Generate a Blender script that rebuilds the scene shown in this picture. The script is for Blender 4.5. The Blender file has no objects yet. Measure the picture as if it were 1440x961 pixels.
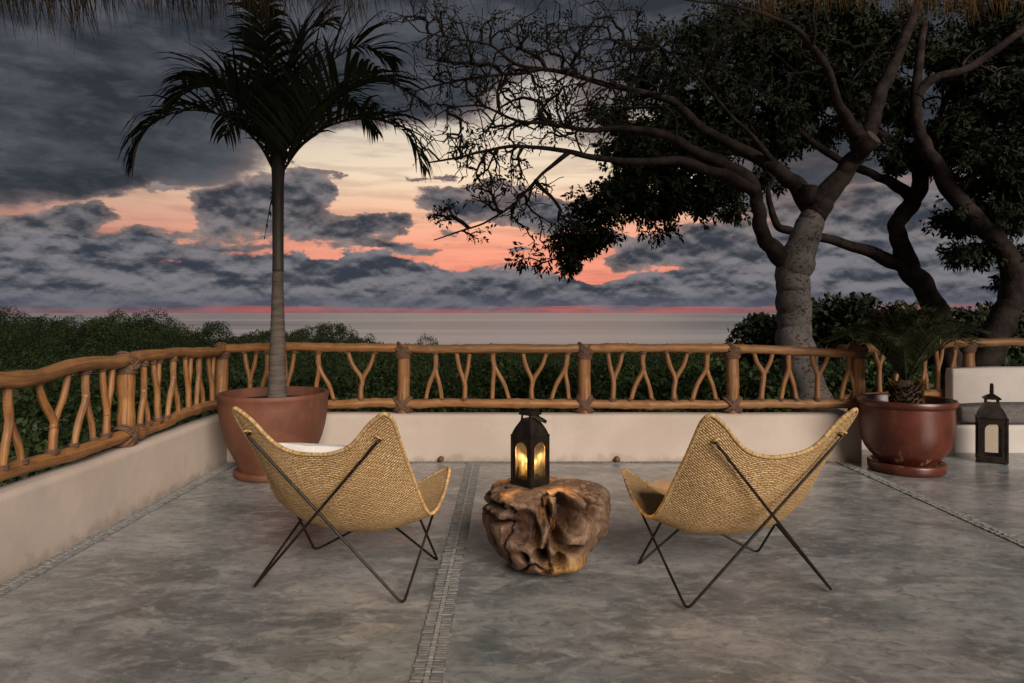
import bpy, math, random
import numpy as np
from mathutils import Vector, noise
R = math.radians
rng = np.random.default_rng(7)
random.seed(7)
scene = bpy.context.scene
COL = scene.collection

# ------------------------------------------------------------------ camera
EYE = 1.38
FPX, CX, HY = 960.0, 712.0, 440.0          # focal length in photo pixels, vanishing point
cam_d = bpy.data.cameras.new("camera"); cam = bpy.data.objects.new("camera", cam_d); COL.objects.link(cam)
cam.location = (0, 0, EYE); cam.rotation_euler = (R(90), 0, 0)
cam_d.sensor_width = 36; cam_d.lens = 24
cam_d.shift_x = (720 - CX) / 1440; cam_d.shift_y = -(480.5 - HY) / 1440
cam_d.clip_start = .05; cam_d.clip_end = 200000
scene.camera = cam
SUN_EL, SUN_AZ = 25.0, 26.0                # the light comes from the house side, behind and a little right of the camera

def P(px, py, d):
    return np.array((d * (px - CX) / FPX, d, EYE - d * (py - HY) / FPX))

# ------------------------------------------------------------------ node helper
class NT:
    def __init__(s, tree): s.t = tree; s.n = tree.nodes; s.l = tree.links
    def node(s, kind, **kw):
        n = s.n.new(kind)
        for k, v in kw.items(): setattr(n, k, v)
        return n
    def set(s, sock, v):
        if isinstance(v, bpy.types.NodeSocket): s.l.new(v, sock)
        elif isinstance(v, (int, float)) and sock.type in ('RGBA', 'VECTOR'):
            sock.default_value = (v, v, v, 1)[:len(sock.default_value)]
        elif isinstance(v, (tuple, list)) and sock.type == 'RGBA' and len(v) == 3: sock.default_value = (*v, 1)
        else: sock.default_value = v
    def m(s, op, a, b=None, c=None, clamp=False):
        n = s.node('ShaderNodeMath', operation=op, use_clamp=clamp)
        for i, v in enumerate((a, b, c)):
            if v is not None: s.set(n.inputs[i], v)
        return n.outputs[0]
    def mix(s, f, a, b, mode='MIX'):
        n = s.node('ShaderNodeMix', data_type='RGBA', blend_type=mode)
        s.set(n.inputs[0], f); s.set(n.inputs[6], a); s.set(n.inputs[7], b)
        return n.outputs[2]
    def step(s, x, a, b, lo=0., hi=1.):
        n = s.node('ShaderNodeMapRange', interpolation_type='SMOOTHSTEP')
        s.set(n.inputs[0], x); s.set(n.inputs[1], a); s.set(n.inputs[2], b); s.set(n.inputs[3], lo); s.set(n.inputs[4], hi)
        return n.outputs[0]
    def noise(s, vec, scale, detail=5, rough=.55, dist=0., lac=2.):
        n = s.node('ShaderNodeTexNoise')
        if vec is not None: s.l.new(vec, n.inputs['Vector'])
        n.inputs['Scale'].default_value = scale; n.inputs['Detail'].default_value = detail
        n.inputs['Roughness'].default_value = rough; n.inputs['Distortion'].default_value = dist
        n.inputs['Lacunarity'].default_value = lac
        return n.outputs[0]
    def mapping(s, vec, scale=(1, 1, 1), loc=(0, 0, 0), rot=(0, 0, 0)):
        n = s.node('ShaderNodeMapping'); s.l.new(vec, n.inputs[0])
        n.inputs[1].default_value = loc; n.inputs[2].default_value = rot; n.inputs[3].default_value = scale
        return n.outputs[0]
    def ramp(s, f, stops):
        n = s.node('ShaderNodeValToRGB'); s.set(n.inputs[0], f)
        e = n.color_ramp.elements
        while len(e) < len(stops): e.new(.5)
        for el, (p, c) in zip(e, stops): el.position = p; el.color = (*c, 1)
        return n.outputs[0]

# ------------------------------------------------------------------ world: dusk sky with cloud decks
world = bpy.data.worlds.new("World"); scene.world = world; world.use_nodes = True
def build_sky():
    t = NT(world.node_tree); t.n.clear()
    tc = t.node('ShaderNodeTexCoord').outputs['Generated']
    sx = t.node('ShaderNodeSeparateXYZ'); t.l.new(tc, sx.inputs[0])
    x, y, z = sx.outputs
    hyp = t.m('SQRT', t.m('ADD', t.m('MULTIPLY', x, x), t.m('ADD', t.m('MULTIPLY', y, y), 1e-5)))
    az0 = t.m('ARCTAN2', x, y); ev0 = t.m('DIVIDE', z, hyp)
    st = t.mapping(tc, (1, 1, 2.1))
    # billowing edges: warp the directions by layered noise
    wa = t.noise(st, 5.5, 7, .62); wb = t.noise(t.mapping(st, loc=(7.3, 1.1, 4.2)), 6.5, 7, .62)
    wc = t.noise(t.mapping(st, loc=(3.1, 9.2, .4)), 17, 5, .6)
    az = t.m('ADD', az0, t.m('MULTIPLY', t.m('SUBTRACT', wa, .5), .17))
    ev = t.m('ADD', ev0, t.m('MULTIPLY', t.m('SUBTRACT', wb, .5), .085))
    ev = t.m('ADD', ev, t.m('MULTIPLY', t.m('SUBTRACT', wc, .5), .022))
    fine = t.noise(t.mapping(tc, (1, 1, 2.6)), 26, 8, .62)
    coarse = t.noise(t.mapping(tc, (1, 1, 2.8), (5, 2, 8)), 7, 7, .6)
    streak = t.noise(t.mapping(tc, (1, 1, 9), (2, 5, 1)), 9, 5, .55)
    # relief of the cloud tops: density here minus density a little higher
    def relief(scale, loc, sq, dz, det=7, ro=.58):
        v0 = t.mapping(tc, (1, 1, sq), loc); v1 = t.mapping(tc, (1, 1, sq), (loc[0], loc[1], loc[2] + dz * sq))
        return t.m('SUBTRACT', t.noise(v0, scale, det, ro), t.noise(v1, scale, det, ro))
    rel_low = t.m('ADD', relief(11, (4, 3, 2), 2.5, .016), t.m('MULTIPLY', relief(30, (2, 6, 5), 2.3, .006), .55)); rel_puff = t.m('ADD', relief(14, (1, 8, 3), 1.8, .014), t.m('MULTIPLY', relief(34, (5, 2, 3), 1.8, .006), .5)); rel_deck = relief(6, (6, 1, 9), 3.2, .03)
    def blob(cx, cy, rx, ry, amp, A=az, E=ev):
        a0 = math.atan((cx - CX) / FPX); e0 = (HY - cy) / FPX * math.cos(a0)
        ra = rx / FPX * math.cos(a0) ** 2; re = ry / FPX * math.cos(a0)
        da = t.m('MULTIPLY', t.m('SUBTRACT', A, a0), 1 / ra); de = t.m('MULTIPLY', t.m('SUBTRACT', E, e0), 1 / re)
        r2 = t.m('ADD', t.m('MULTIPLY', da, da), t.m('MULTIPLY', de, de))
        return t.m('MULTIPLY', t.m('EXPONENT', t.m('MULTIPLY', r2, -1)), amp)
    def field(base, blobs):
        f = base
        for b in blobs: f = t.m('ADD', f, blob(*b))
        return f
    # clear sky behind the clouds: afterglow over the sea
    glow = t.ramp(t.m('MULTIPLY', ev0, 2.0), [(0, (.46, .125, .13)), (.03, (.58, .16, .15)), (.09, (.92, .29, .21)), (.20, (1.0, .40, .27)),
                                              (.29, (1.0, .57, .38)), (.40, (1.0, .80, .58)), (.58, (.70, .63, .54)), (.85, (.20, .22, .26)), (1, (.10, .115, .15))])
    side = t.m('EXPONENT', t.m('MULTIPLY', t.m('MULTIPLY', az0, az0), -1.6))
    sky = t.node('ShaderNodeTexSky', sky_type='NISHITA'); sky.sun_disc = False
    sky.sun_elevation = R(1.0); sky.sun_rotation = R(0)
    nishita = t.mix(1.0, sky.outputs[0], (.07, .07, .07), 'MULTIPLY')
    dim = t.mix(side, (.10, .11, .14), glow)
    clear = t.mix(.06, dim, nishita)
    clear = t.mix(t.m('MULTIPLY', t.step(streak, .42, .64), .38), clear, t.mix(1., clear, (.52, .46, .48), 'MULTIPLY'))
    # high deck: heavy slate cloud overhead, torn open around the glow
    deck_base = t.step(ev0, .04, .36, -.35, 1.15)
    deck = field(deck_base, [(90, 150, 230, 120, 1.0), (60, 240, 190, 50, .75), (250, 60, 300, 90, .5), (560, 80, 130, 55, .35),
                             (555, 225, 140, 40, -.95), (470, 190, 60, 26, -.3), (740, 145, 70, 75, -1.0), (640, 215, 90, 35, -.75), (900, 150, 130, 90, -.45),
                             (230, 290, 130, 26, -.7), (700, 330, 160, 40, -.6), (1000, 330, 130, 25, -.6), (1240, 300, 60, 25, -.25),
                             (1300, 200, 240, 120, .55), (1080, 260, 70, 22, .5), (640, 40, 100, 40, -.15), (1240, 400, 180, 60, .6)])
    deck_f = t.m('ADD', deck, t.m('MULTIPLY', t.m('SUBTRACT', coarse, .5), .9))
    deck_a = t.step(deck_f, .22, .58)
    deck_c = t.mix(t.step(t.m('ADD', coarse, t.m('MULTIPLY', rel_deck, .6)), .34, .80), (.030, .036, .046), (.084, .091, .108))
    deck_c = t.mix(t.m('MULTIPLY', t.step(fine, .45, .75), .35), deck_c, (.13, .13, .145))
    deck_c = t.mix(t.m('MULTIPLY', t.step(deck_f, .95, .35), .42), deck_c, (.34, .25, .235))
    col = t.mix(deck_a, clear, deck_c)
    # cumulus in front of the glow
    puffs = [(372, 285, 72, 40, 1.1), (300, 300, 36, 22, .8), (436, 272, 30, 28, .8), (505, 322, 52, 24, 1.0), (440, 330, 50, 14, .5), (560, 312, 24, 14, .5),
             (640, 287, 46, 26, .85), (752, 292, 62, 30, .95), (330, 348, 80, 10, .4), (120, 296, 34, 18, .85), (30, 318, 90, 26, .9),
             (930, 356, 62, 26, 1.15), (1000, 345, 60, 26, .9), (1060, 362, 60, 26, 1.0), (660, 384, 30, 8, .5), (1170, 330, 120, 50, .9), (1000, 284, 110, 22, .8),
             (1330, 330, 160, 80, 1.0), (180, 335, 110, 22, .7), (610, 330, 18, 10, .4), (560, 352, 70, 7, .55), (720, 352, 40, 5, .45), (860, 330, 34, 10, .5), (200, 268, 60, 9, .45), (480, 248, 26, 7, .4), (620, 246, 40, 6, .45), (820, 300, 40, 12, .6), (690, 262, 30, 8, .45)]
    pf = field(t.m('MULTIPLY', t.m('SUBTRACT', fine, .5), .75), puffs)
    pa = t.step(pf, .31, .45)
    shade = t.m('ADD', t.m('MULTIPLY', t.m('SUBTRACT', wc, .5), 1.6), t.m('SUBTRACT', fine, .2))
    pc = t.mix(t.step(t.m('ADD', t.m('MULTIPLY', rel_puff, 2.2), t.m('MULTIPLY', shade, .42)), -.25, .70), (.038, .044, .058), (.225, .205, .212))
    pc = t.mix(t.m('MULTIPLY', t.step(pf, .75, .36), .45), pc, (.42, .28, .24))
    col = t.mix(pa, col, pc)
    # low bank over the sea with a lumpy top
    top = t.m('ADD', .088, t.m('MULTIPLY', t.m('SUBTRACT', wa, .5), .03))
    lf = field(t.m('MULTIPLY', t.m('SUBTRACT', top, ev), 16), [(130, 335, 210, 28, .75), (500, 368, 130, 14, .5), (800, 362, 110, 18, -1.3), (860, 384, 70, 9, -1.2), (690, 350, 80, 22, -.9), (600, 345, 50, 12, -.5),
                                                              (1250, 360, 220, 40, .7), (1120, 384, 40, 5, -.55), (400, 344, 40, 12, -1.1), (320, 322, 80, 12, -.9), (450, 345, 60, 9, -.9), (560, 336, 70, 14, -.9), (110, 316, 70, 8, -.7)])
    lf = t.m('ADD', lf, t.m('MULTIPLY', t.m('SUBTRACT', fine, .5), 1.5))
    la = t.step(lf, .02, .38)
    lc = t.mix(t.step(t.m('ADD', t.m('MULTIPLY', rel_low, 2.0), t.m('ADD', t.m('MULTIPLY', fine, .55), t.m('MULTIPLY', coarse, .45))), .12, .84), (.040, .048, .066), (.205, .197, .214))
    lc = t.mix(t.m('MULTIPLY', t.step(ev0, .035, .012), .55), lc, (.105, .112, .148))
    strip = t.m('ADD', ev0, t.m('MULTIPLY', t.m('SUBTRACT', t.noise(t.mapping(tc, (1, 1, 22), (1, 1, 4)), 7, 5, .6), .5), .030))
    gap = t.step(t.noise(t.mapping(tc, (1, 1, .05), (2, 7, 0)), 3.2, 4, .6), .36, .62, .08, .60)
    la = t.m('MULTIPLY', la, t.step(strip, .0020, .0105, gap, 1.0))
    col = t.mix(la, col, lc)
    below = t.step(ev0, -.02, -.0001)
    col = t.mix(below, (.09, .09, .10), col)
    bg = t.node('ShaderNodeBackground'); t.set(bg.inputs[0], col); bg.inputs[1].default_value = 1.0
    out = t.node('ShaderNodeOutputWorld'); t.l.new(bg.outputs[0], out.inputs[0])
build_sky()

# ------------------------------------------------------------------ the one sun: very soft, warm, low from the house side
sd = bpy.data.lights.new("sun", 'SUN'); sd.energy = 4.1; sd.angle = R(34); sd.color = (1.0, .89, .77)
sun = bpy.data.objects.new("sun", sd); COL.objects.link(sun)
_d = Vector((math.sin(R(SUN_AZ)) * math.cos(R(SUN_EL)), -math.cos(R(SUN_AZ)) * math.cos(R(SUN_EL)), math.sin(R(SUN_EL))))
sun.rotation_euler = _d.to_track_quat('Z', 'Y').to_euler(); sun.location = (0, -20, 20)

scene.view_settings.view_transform = 'Standard'; scene.view_settings.look = 'None'
scene.view_settings.exposure = 0.0; scene.view_settings.gamma = 1.0; scene.view_settings.use_curve_mapping = False
scene.render.engine = 'CYCLES'
cy = scene.cycles
cy.use_denoising = True; cy.max_bounces = 6; cy.diffuse_bounces = 3; cy.glossy_bounces = 3; cy.transmission_bounces = 6; cy.transparent_max_bounces = 12
cy.sample_clamp_indirect = 4.0

# ------------------------------------------------------------------ materials
def make_mat(name, c1, c2=None, scale=8., detail=5, rough=.7, bump=0., bscale=40., coords='Object', stretch=(1, 1, 1), lo=.35, hi=.65,
             c3=None, s3=1.5, metal=0., spec=.5, rough2=None, extra=None, bdist=.01, tint=None, sss=0., translucent=0.):
    mt = bpy.data.materials.new(name); mt.use_nodes = True
    t = NT(mt.node_tree); b = t.n['Principled BSDF']
    v = t.node('ShaderNodeTexCoord').outputs[coords]
    v = t.mapping(v, stretch)
    c = c1
    n = None
    if c2 is not None:
        n = t.noise(v, scale, detail, .6)
        c = t.mix(t.step(n, lo, hi), c1, c2)
    if c3 is not None:
        n3 = t.noise(t.mapping(v, loc=(3, 7, 1)), s3, 4, .55)
        c = t.mix(t.step(n3, .45, .68), c, c3)
    if tint is not None:
        a = t.node('ShaderNodeAttribute', attribute_name='tint').outputs['Fac']
        c = t.mix(a, c, tint)
    h = None
    if extra: c, h = extra(t, v, c)
    t.set(b.inputs['Base Color'], c)
    if rough2 is not None and n is not None: t.set(b.inputs['Roughness'], t.step(n, .3, .7, rough, rough2))
    else: b.inputs['Roughness'].default_value = rough
    b.inputs['Metallic'].default_value = metal; b.inputs['Specular IOR Level'].default_value = spec
    if sss: b.inputs['Subsurface Weight'].default_value = sss; b.inputs['Subsurface Radius'].default_value = (.03, .015, .006)
    if bump or h is not None:
        bn = t.node('ShaderNodeBump'); bn.inputs['Strength'].default_value = bump or .5; bn.inputs['Distance'].default_value = bdist
        if h is None: h = t.noise(v, bscale, 6, .6)
        t.set(bn.inputs['Height'], h); t.l.new(bn.outputs[0], b.inputs['Normal'])
    if translucent:
        tr = t.node('ShaderNodeBsdfTranslucent'); t.set(tr.inputs[0], c)
        mx = t.node('ShaderNodeMixShader'); mx.inputs[0].default_value = translucent
        t.l.new(b.outputs[0], mx.inputs[1]); t.l.new(tr.outputs[0], mx.inputs[2])
        t.l.new(mx.outputs[0], t.n['Material Output'].inputs[0])
    return mt

def concrete_extra(t, v, c):
    big = t.noise(t.mapping(v, (.75, 1.15, 1)), 1.3, 6, .6, .4)
    c = t.mix(t.step(big, .36, .66), (.148, .150, .156), (.345, .346, .350))
    trowel = t.noise(t.mapping(v, (1.2, 2.4, 1), (3, 1, 0), (0, 0, .35)), 2.8, 8, .68, .6)
    c = t.mix(t.m('MULTIPLY', t.step(trowel, .47, .68), .75), c, (.46, .448, .43))
    dark = t.noise(t.mapping(v, (1.3, 2.0, 1), (8, 4, 0), (0, 0, -.4)), 3.0, 9, .7, .5)
    c = t.mix(t.m('MULTIPLY', t.step(dark, .50, .70), .46), c, (.085, .082, .083))
    tone = t.noise(t.mapping(v, loc=(1, 9, 2)), .8, 3, .5)
    c = t.mix(t.m('MULTIPLY', t.step(tone, .52, .66), .28), c, (.12, .17, .155))
    c = t.mix(t.m('MULTIPLY', t.step(tone, .48, .36), .26), c, (.21, .155, .165))
    mid = t.noise(t.mapping(v, (1, 1.6, 1), (2, 2, 0), (0, 0, .5)), 11, 8, .72, .8)
    c = t.mix(t.m('MULTIPLY', t.step(mid, .50, .66), .58), c, (.10, .097, .096))
    c = t.mix(t.m('MULTIPLY', t.step(mid, .48, .34), .45), c, (.45, .435, .415))
    vo = t.node('ShaderNodeTexVoronoi', feature='DISTANCE_TO_EDGE'); t.l.new(t.mapping(v, (1, 1, 1), (0, 0, 0)), vo.inputs['Vector']); vo.inputs['Scale'].default_value = .55
    wob = t.noise(v, 3, 5, .6)
    hair = t.step(t.m('ADD', vo.outputs['Distance'], t.m('MULTIPLY', t.m('SUBTRACT', wob, .5), .20)), .0, .0045, 1., 0.)
    c = t.mix(t.m('MULTIPLY', t.m('MULTIPLY', t.m('ABSOLUTE', hair), t.step(big, .45, .6)), .35), c, (.06, .056, .054))
    f = t.noise(v, 55, 6, .7)
    c = t.mix(t.m('MULTIPLY', t.step(f, .58, .74), .5), c, (.07, .066, .064))
    h = t.m('ADD', t.m('MULTIPLY', trowel, .6), t.m('MULTIPLY', f, .35))
    return c, h
def weave_extra(t, v, c):
    # rows of short twisted fibre strands
    wob = t.noise(v, 9, 4, .6)
    wv = t.node('ShaderNodeVectorMath', operation='ADD'); t.l.new(v, wv.inputs[0])
    cmb = t.node('ShaderNodeCombineXYZ'); t.set(cmb.inputs[0], t.m('MULTIPLY', t.noise(v, 45, 3, .6), .035)); t.set(cmb.inputs[1], t.m('ADD', t.m('MULTIPLY', wob, .018), t.m('MULTIPLY', t.noise(v, 70, 3, .6), .0045)))
    t.l.new(cmb.outputs[0], wv.inputs[1])
    br = t.node('ShaderNodeTexBrick'); t.l.new(wv.outputs[0], br.inputs['Vector'])
    br.offset = .5; br.inputs['Scale'].default_value = 1
    br.inputs['Brick Width'].default_value = .030; br.inputs['Row Height'].default_value = .0118
    br.inputs['Mortar Size'].default_value = .0044; br.inputs['Mortar Smooth'].default_value = 1.0; br.inputs['Bias'].default_value = -.2
    t.set(br.inputs['Color1'], (.67, .44, .215)); t.set(br.inputs['Color2'], (.87, .65, .37)); t.set(br.inputs['Mortar'], (.17, .085, .032))
    strand = t.noise(t.mapping(v, (30, 130, 30), rot=(0, 0, .35)), 1, 3, .6)
    col = t.mix(t.m('MULTIPLY', t.step(strand, .40, .66), .55), br.outputs[0], (.34, .18, .058))
    blot = t.noise(v, 5, 4, .6)
    col = t.mix(t.m('MULTIPLY', t.step(blot, .45, .7), .4), col, (.52, .31, .13))
    h = t.m('ADD', t.m('MULTIPLY', br.outputs['Fac'], -1.0), t.m('MULTIPLY', strand, .8))
    return col, h
def plaster_extra(t, v, c):
    n = t.noise(v, 1.3, 5, .6); c = t.mix(t.step(n, .35, .7), (.46, .380, .325), (.54, .455, .395))
    s = t.noise(t.mapping(v, (3, 3, .5)), 2.0, 6, .65)
    c = t.mix(t.m('MULTIPLY', t.step(s, .55, .75), .30), c, (.38, .30, .25))
    zz = t.node('ShaderNodeSeparateXYZ'); t.l.new(v, zz.inputs[0])
    dirt = t.step(t.m('ADD', zz.outputs[2], t.m('MULTIPLY', t.m('SUBTRACT', t.noise(v, 7, 6, .65), .5), .30)), .075, -.02)
    c = t.mix(t.m('MULTIPLY', dirt, .55), c, (.25, .19, .15))
    blot = t.noise(t.mapping(v, loc=(4, 4, 4)), 3.4, 7, .7)
    c = t.mix(t.m('MULTIPLY', t.step(blot, .54, .70), .35), c, (.60, .52, .46))
    h = t.m('ADD', t.m('MULTIPLY', t.noise(v, 5, 5, .5), 1.0), t.m('MULTIPLY', t.noise(v, 60, 4, .6), .1))
    return c, h
def wood_extra(t, v, c):
    g = t.noise(t.mapping(v, (3, 45, 45)), 1, 6, .6, .8)
    c = t.mix(t.step(g, .38, .66), (.315, .138, .042), (.145, .058, .021))
    n = t.noise(v, 3.2, 4, .6)
    c = t.mix(t.m('MULTIPLY', t.step(n, .42, .66), .65), c, (.40, .192, .060))
    k = t.noise(t.mapping(v, loc=(4, 4, 4)), 6.5, 4, .6)
    c = t.mix(t.m('MULTIPLY', t.step(k, .60, .72), .6), c, (.12, .052, .022))
    rnd = t.node('ShaderNodeObjectInfo').outputs['Random']
    c = t.mix(t.m('MULTIPLY', rnd, .45), c, t.mix(t.step(g, .4, .62), (.235, .125, .060), (.115, .058, .030)))
    chk = t.noise(t.mapping(v, (1.6, 70, 70), (2, 2, 2)), 1, 4, .6)
    c = t.mix(t.m('MULTIPLY', t.step(chk, .62, .70), .7), c, (.050, .022, .010))
    return c, t.m('SUBTRACT', g, t.m('MULTIPLY', t.step(chk, .62, .70), .6))
def bark_extra(t, v, c):
    n = t.noise(v, 3.0, 6, .6); c = t.mix(t.step(n, .35, .65), (.115, .098, .090), (.215, .188, .175))
    ln = t.noise(t.mapping(v, (1, 1, 1.6)), 22, 4, .6)
    c = t.mix(t.m('MULTIPLY', t.step(ln, .56, .66), .8), c, (.035, .026, .022))
    lich = t.noise(t.mapping(v, loc=(5, 1, 2)), 14, 5, .65)
    c = t.mix(t.m('MULTIPLY', t.step(lich, .56, .66), .6), c, (.25, .22, .20))
    return c, t.m('SUBTRACT', n, t.m('MULTIPLY', t.step(ln, .56, .66), .5))
def clay_extra(t, v, c):
    n = t.noise(v, 3.2, 6, .65)
    c = t.mix(t.step(n, .35, .68), (.105, .037, .020), (.172, .062, .034))
    run = t.noise(t.mapping(v, (5, 5, .9)), 2, 5, .6)
    c = t.mix(t.m('MULTIPLY', t.step(run, .58, .72), .55), c, (.20, .088, .055))
    return c, t.noise(v, 30, 5, .6)
def glaze_extra(t, v, c):
    n = t.noise(v, 4, 6, .65)
    c = t.mix(t.step(n, .35, .68), (.060, .014, .008), (.115, .027, .013))
    zz = t.node('ShaderNodeSeparateXYZ'); t.l.new(v, zz.inputs[0])
    run = t.noise(t.mapping(v, (7, 7, .8)), 2, 5, .6)
    low = t.m('MULTIPLY', t.step(zz.outputs[2], .30, .10), t.step(zz.outputs[2], .06, .12))
    c = t.mix(t.m('MULTIPLY', low, t.step(run, .54, .66)), c, (.30, .17, .11))
    return c, t.noise(v, 30, 5, .6)
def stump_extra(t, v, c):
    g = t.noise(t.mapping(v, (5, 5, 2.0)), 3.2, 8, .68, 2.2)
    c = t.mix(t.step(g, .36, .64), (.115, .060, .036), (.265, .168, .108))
    at = t.node('ShaderNodeAttribute', attribute_name='recess_shade').outputs['Fac']
    recess = t.mix(t.step(g, .38, .62), (.020, .009, .006), (.075, .032, .014))  # dark decayed wood with the shade of cavities and creases painted in
    c = t.mix(at, c, recess)
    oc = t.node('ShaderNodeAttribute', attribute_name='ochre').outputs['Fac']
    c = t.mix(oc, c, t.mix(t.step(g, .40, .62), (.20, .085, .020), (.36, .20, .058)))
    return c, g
MAT = dict(
    concrete=make_mat('polished_concrete', (.2, .2, .2), extra=concrete_extra, rough=.23, bump=.10, bdist=.003, spec=.5),
    plaster=make_mat('warm_plaster', (.5, .4, .34), extra=plaster_extra, rough=.85, bump=.35, bdist=.012, spec=.25),
    bench=make_mat('pale_plaster', (.56, .50, .46), (.64, .58, .54), 2, rough=.85, bump=.2, bscale=12, spec=.25),
    wood=make_mat('oiled_branch_wood', (.4, .2, .06), extra=wood_extra, coords='UV', rough=.52, bump=.6, bdist=.007),
    rope=make_mat('brown_lashing_cord', (.17, .092, .055), (.080, .040, .025), 60, rough=.75, bump=.5, bscale=220, coords='UV'),
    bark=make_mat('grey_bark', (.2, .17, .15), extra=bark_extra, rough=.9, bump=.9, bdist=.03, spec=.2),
    limb=make_mat('dark_shaded_limb_bark', (.024, .017, .015), (.058, .043, .038), 6, rough=.92, bump=.8, bscale=24, bdist=.02, spec=.15),  # dark bark of its own, deepened by shade painted into the limbs
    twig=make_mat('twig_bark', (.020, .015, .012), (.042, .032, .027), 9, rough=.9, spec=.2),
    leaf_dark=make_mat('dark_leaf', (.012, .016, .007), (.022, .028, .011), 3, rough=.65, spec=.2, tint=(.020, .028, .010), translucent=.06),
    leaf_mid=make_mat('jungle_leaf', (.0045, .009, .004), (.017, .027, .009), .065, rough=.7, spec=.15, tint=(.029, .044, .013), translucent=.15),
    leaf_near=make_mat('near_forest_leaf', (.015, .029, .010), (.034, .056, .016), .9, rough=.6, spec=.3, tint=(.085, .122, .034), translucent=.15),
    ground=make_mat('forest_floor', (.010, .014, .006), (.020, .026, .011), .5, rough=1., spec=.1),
    palm_leaf=make_mat('palm_leaflet', (.012, .018, .008), (.020, .028, .010), 5, rough=.55, spec=.25, tint=(.032, .036, .012), translucent=.10),
    cycad_leaf=make_mat('cycad_leaflet', (.018, .027, .010), (.036, .046, .015), 5, rough=.55, spec=.25, tint=(.040, .038, .012)),
    palm_trunk=make_mat('ringed_palm_trunk', (.085, .068, .057), (.135, .110, .092), 6, rough=.9, bump=.5, bscale=14, stretch=(1, 1, 7), spec=.2),
    crownshaft=make_mat('palm_crownshaft', (.040, .035, .024), (.062, .052, .038), 6, rough=.6, stretch=(6, 6, .6)),
    clay=make_mat('terracotta', (.2, .07, .04), extra=clay_extra, rough=.6, bump=.25, bdist=.006),
    glaze=make_mat('oxblood_glaze', (.2, .04, .02), extra=glaze_extra, rough=.32, bump=.2, bdist=.005),
    soil=make_mat('potting_soil', (.035, .022, .015), (.07, .045, .03), 25, rough=1., bump=1., bscale=40),
    iron=make_mat('black_iron', (.012, .010, .010), (.030, .022, .018), 22, rough=.42, bump=.15, bscale=60, metal=.55),
    lantern=make_mat('dark_bronze_metal', (.016, .012, .011), (.040, .026, .019), 16, rough=.45, bump=.2, bscale=50, metal=.6),
    weave=make_mat('woven_palm_fibre', (.5, .3, .1), extra=weave_extra, coords='UV', rough=.75, bump=.8, bdist=.004, spec=.2),
    binding=make_mat('wrapped_fibre_edge', (.60, .41, .195), (.28, .16, .060), 1, coords='UV', stretch=(85, 9, 1), rough=.75, bump=.9, bscale=1.0, bdist=.008, spec=.25),
    cushion=make_mat('white_cotton', (.78, .74, .70), (.70, .66, .62), 9, rough=.95, bump=.3, bscale=60, spec=.1),
    grey_cushion=make_mat('taupe_cushion', (.125, .112, .108), (.175, .158, .15), 30, rough=.95, bump=.4, bscale=160, spec=.1),
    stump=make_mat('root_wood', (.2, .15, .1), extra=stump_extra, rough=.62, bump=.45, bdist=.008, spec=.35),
    pebble=make_mat('grey_pebble', (.13, .127, .124), (.21, .205, .198), 30, rough=.75, tint=(.31, .30, .285)),
    grout=make_mat('strip_grout', (.12, .117, .115), (.18, .175, .17), 30, rough=.9),
    wax=make_mat('candle_wax', (.85, .70, .48), rough=.5, sss=.6),
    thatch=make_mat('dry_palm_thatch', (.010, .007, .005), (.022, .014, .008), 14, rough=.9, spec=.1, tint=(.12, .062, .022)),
    stub=make_mat('cut_wood_face', (.17, .115, .085), (.09, .060, .045), 30, rough=.9, spec=.2),
)
def emit_mat(name, col, s):
    mt = bpy.data.materials.new(name); mt.use_nodes = True; b = mt.node_tree.nodes['Principled BSDF']
    b.inputs['Base Color'].default_value = (0, 0, 0, 1); b.inputs['Emission Color'].default_value = (*col, 1); b.inputs['Emission Strength'].default_value = s
    return mt
MAT['flame'] = emit_mat('candle_flame', (1.0, .50, .12), 26)
def glass_mat():
    mt = bpy.data.materials.new('seeded_glass'); mt.use_nodes = True; t = NT(mt.node_tree); t.n.clear()
    v = t.node('ShaderNodeTexCoord').outputs['Object']
    tr = t.node('ShaderNodeBsdfTransparent'); tr.inputs[0].default_value = (.93, .90, .86, 1)
    gl = t.node('ShaderNodeBsdfGlossy'); gl.inputs[0].default_value = (.9, .9, .9, 1); gl.inputs['Roughness'].default_value = .12
    df = t.node('ShaderNodeBsdfDiffuse'); df.inputs[0].default_value = (.7, .62, .52, 1)
    fr = t.node('ShaderNodeFresnel'); fr.inputs[0].default_value = 1.45
    n = t.noise(v, 90, 3, .5)
    m1 = t.node('ShaderNodeMixShader'); t.l.new(fr.outputs[0], m1.inputs[0]); t.l.new(tr.outputs[0], m1.inputs[1]); t.l.new(gl.outputs[0], m1.inputs[2])
    m2 = t.node('ShaderNodeMixShader'); t.set(m2.inputs[0], t.step(n, .50, .75, .0, .018)); t.l.new(m1.outputs[0], m2.inputs[1]); t.l.new(df.outputs[0], m2.inputs[2])
    o = t.node('ShaderNodeOutputMaterial'); t.l.new(m2.outputs[0], o.inputs[0])
    return mt
MAT['glass'] = glass_mat()
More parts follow.
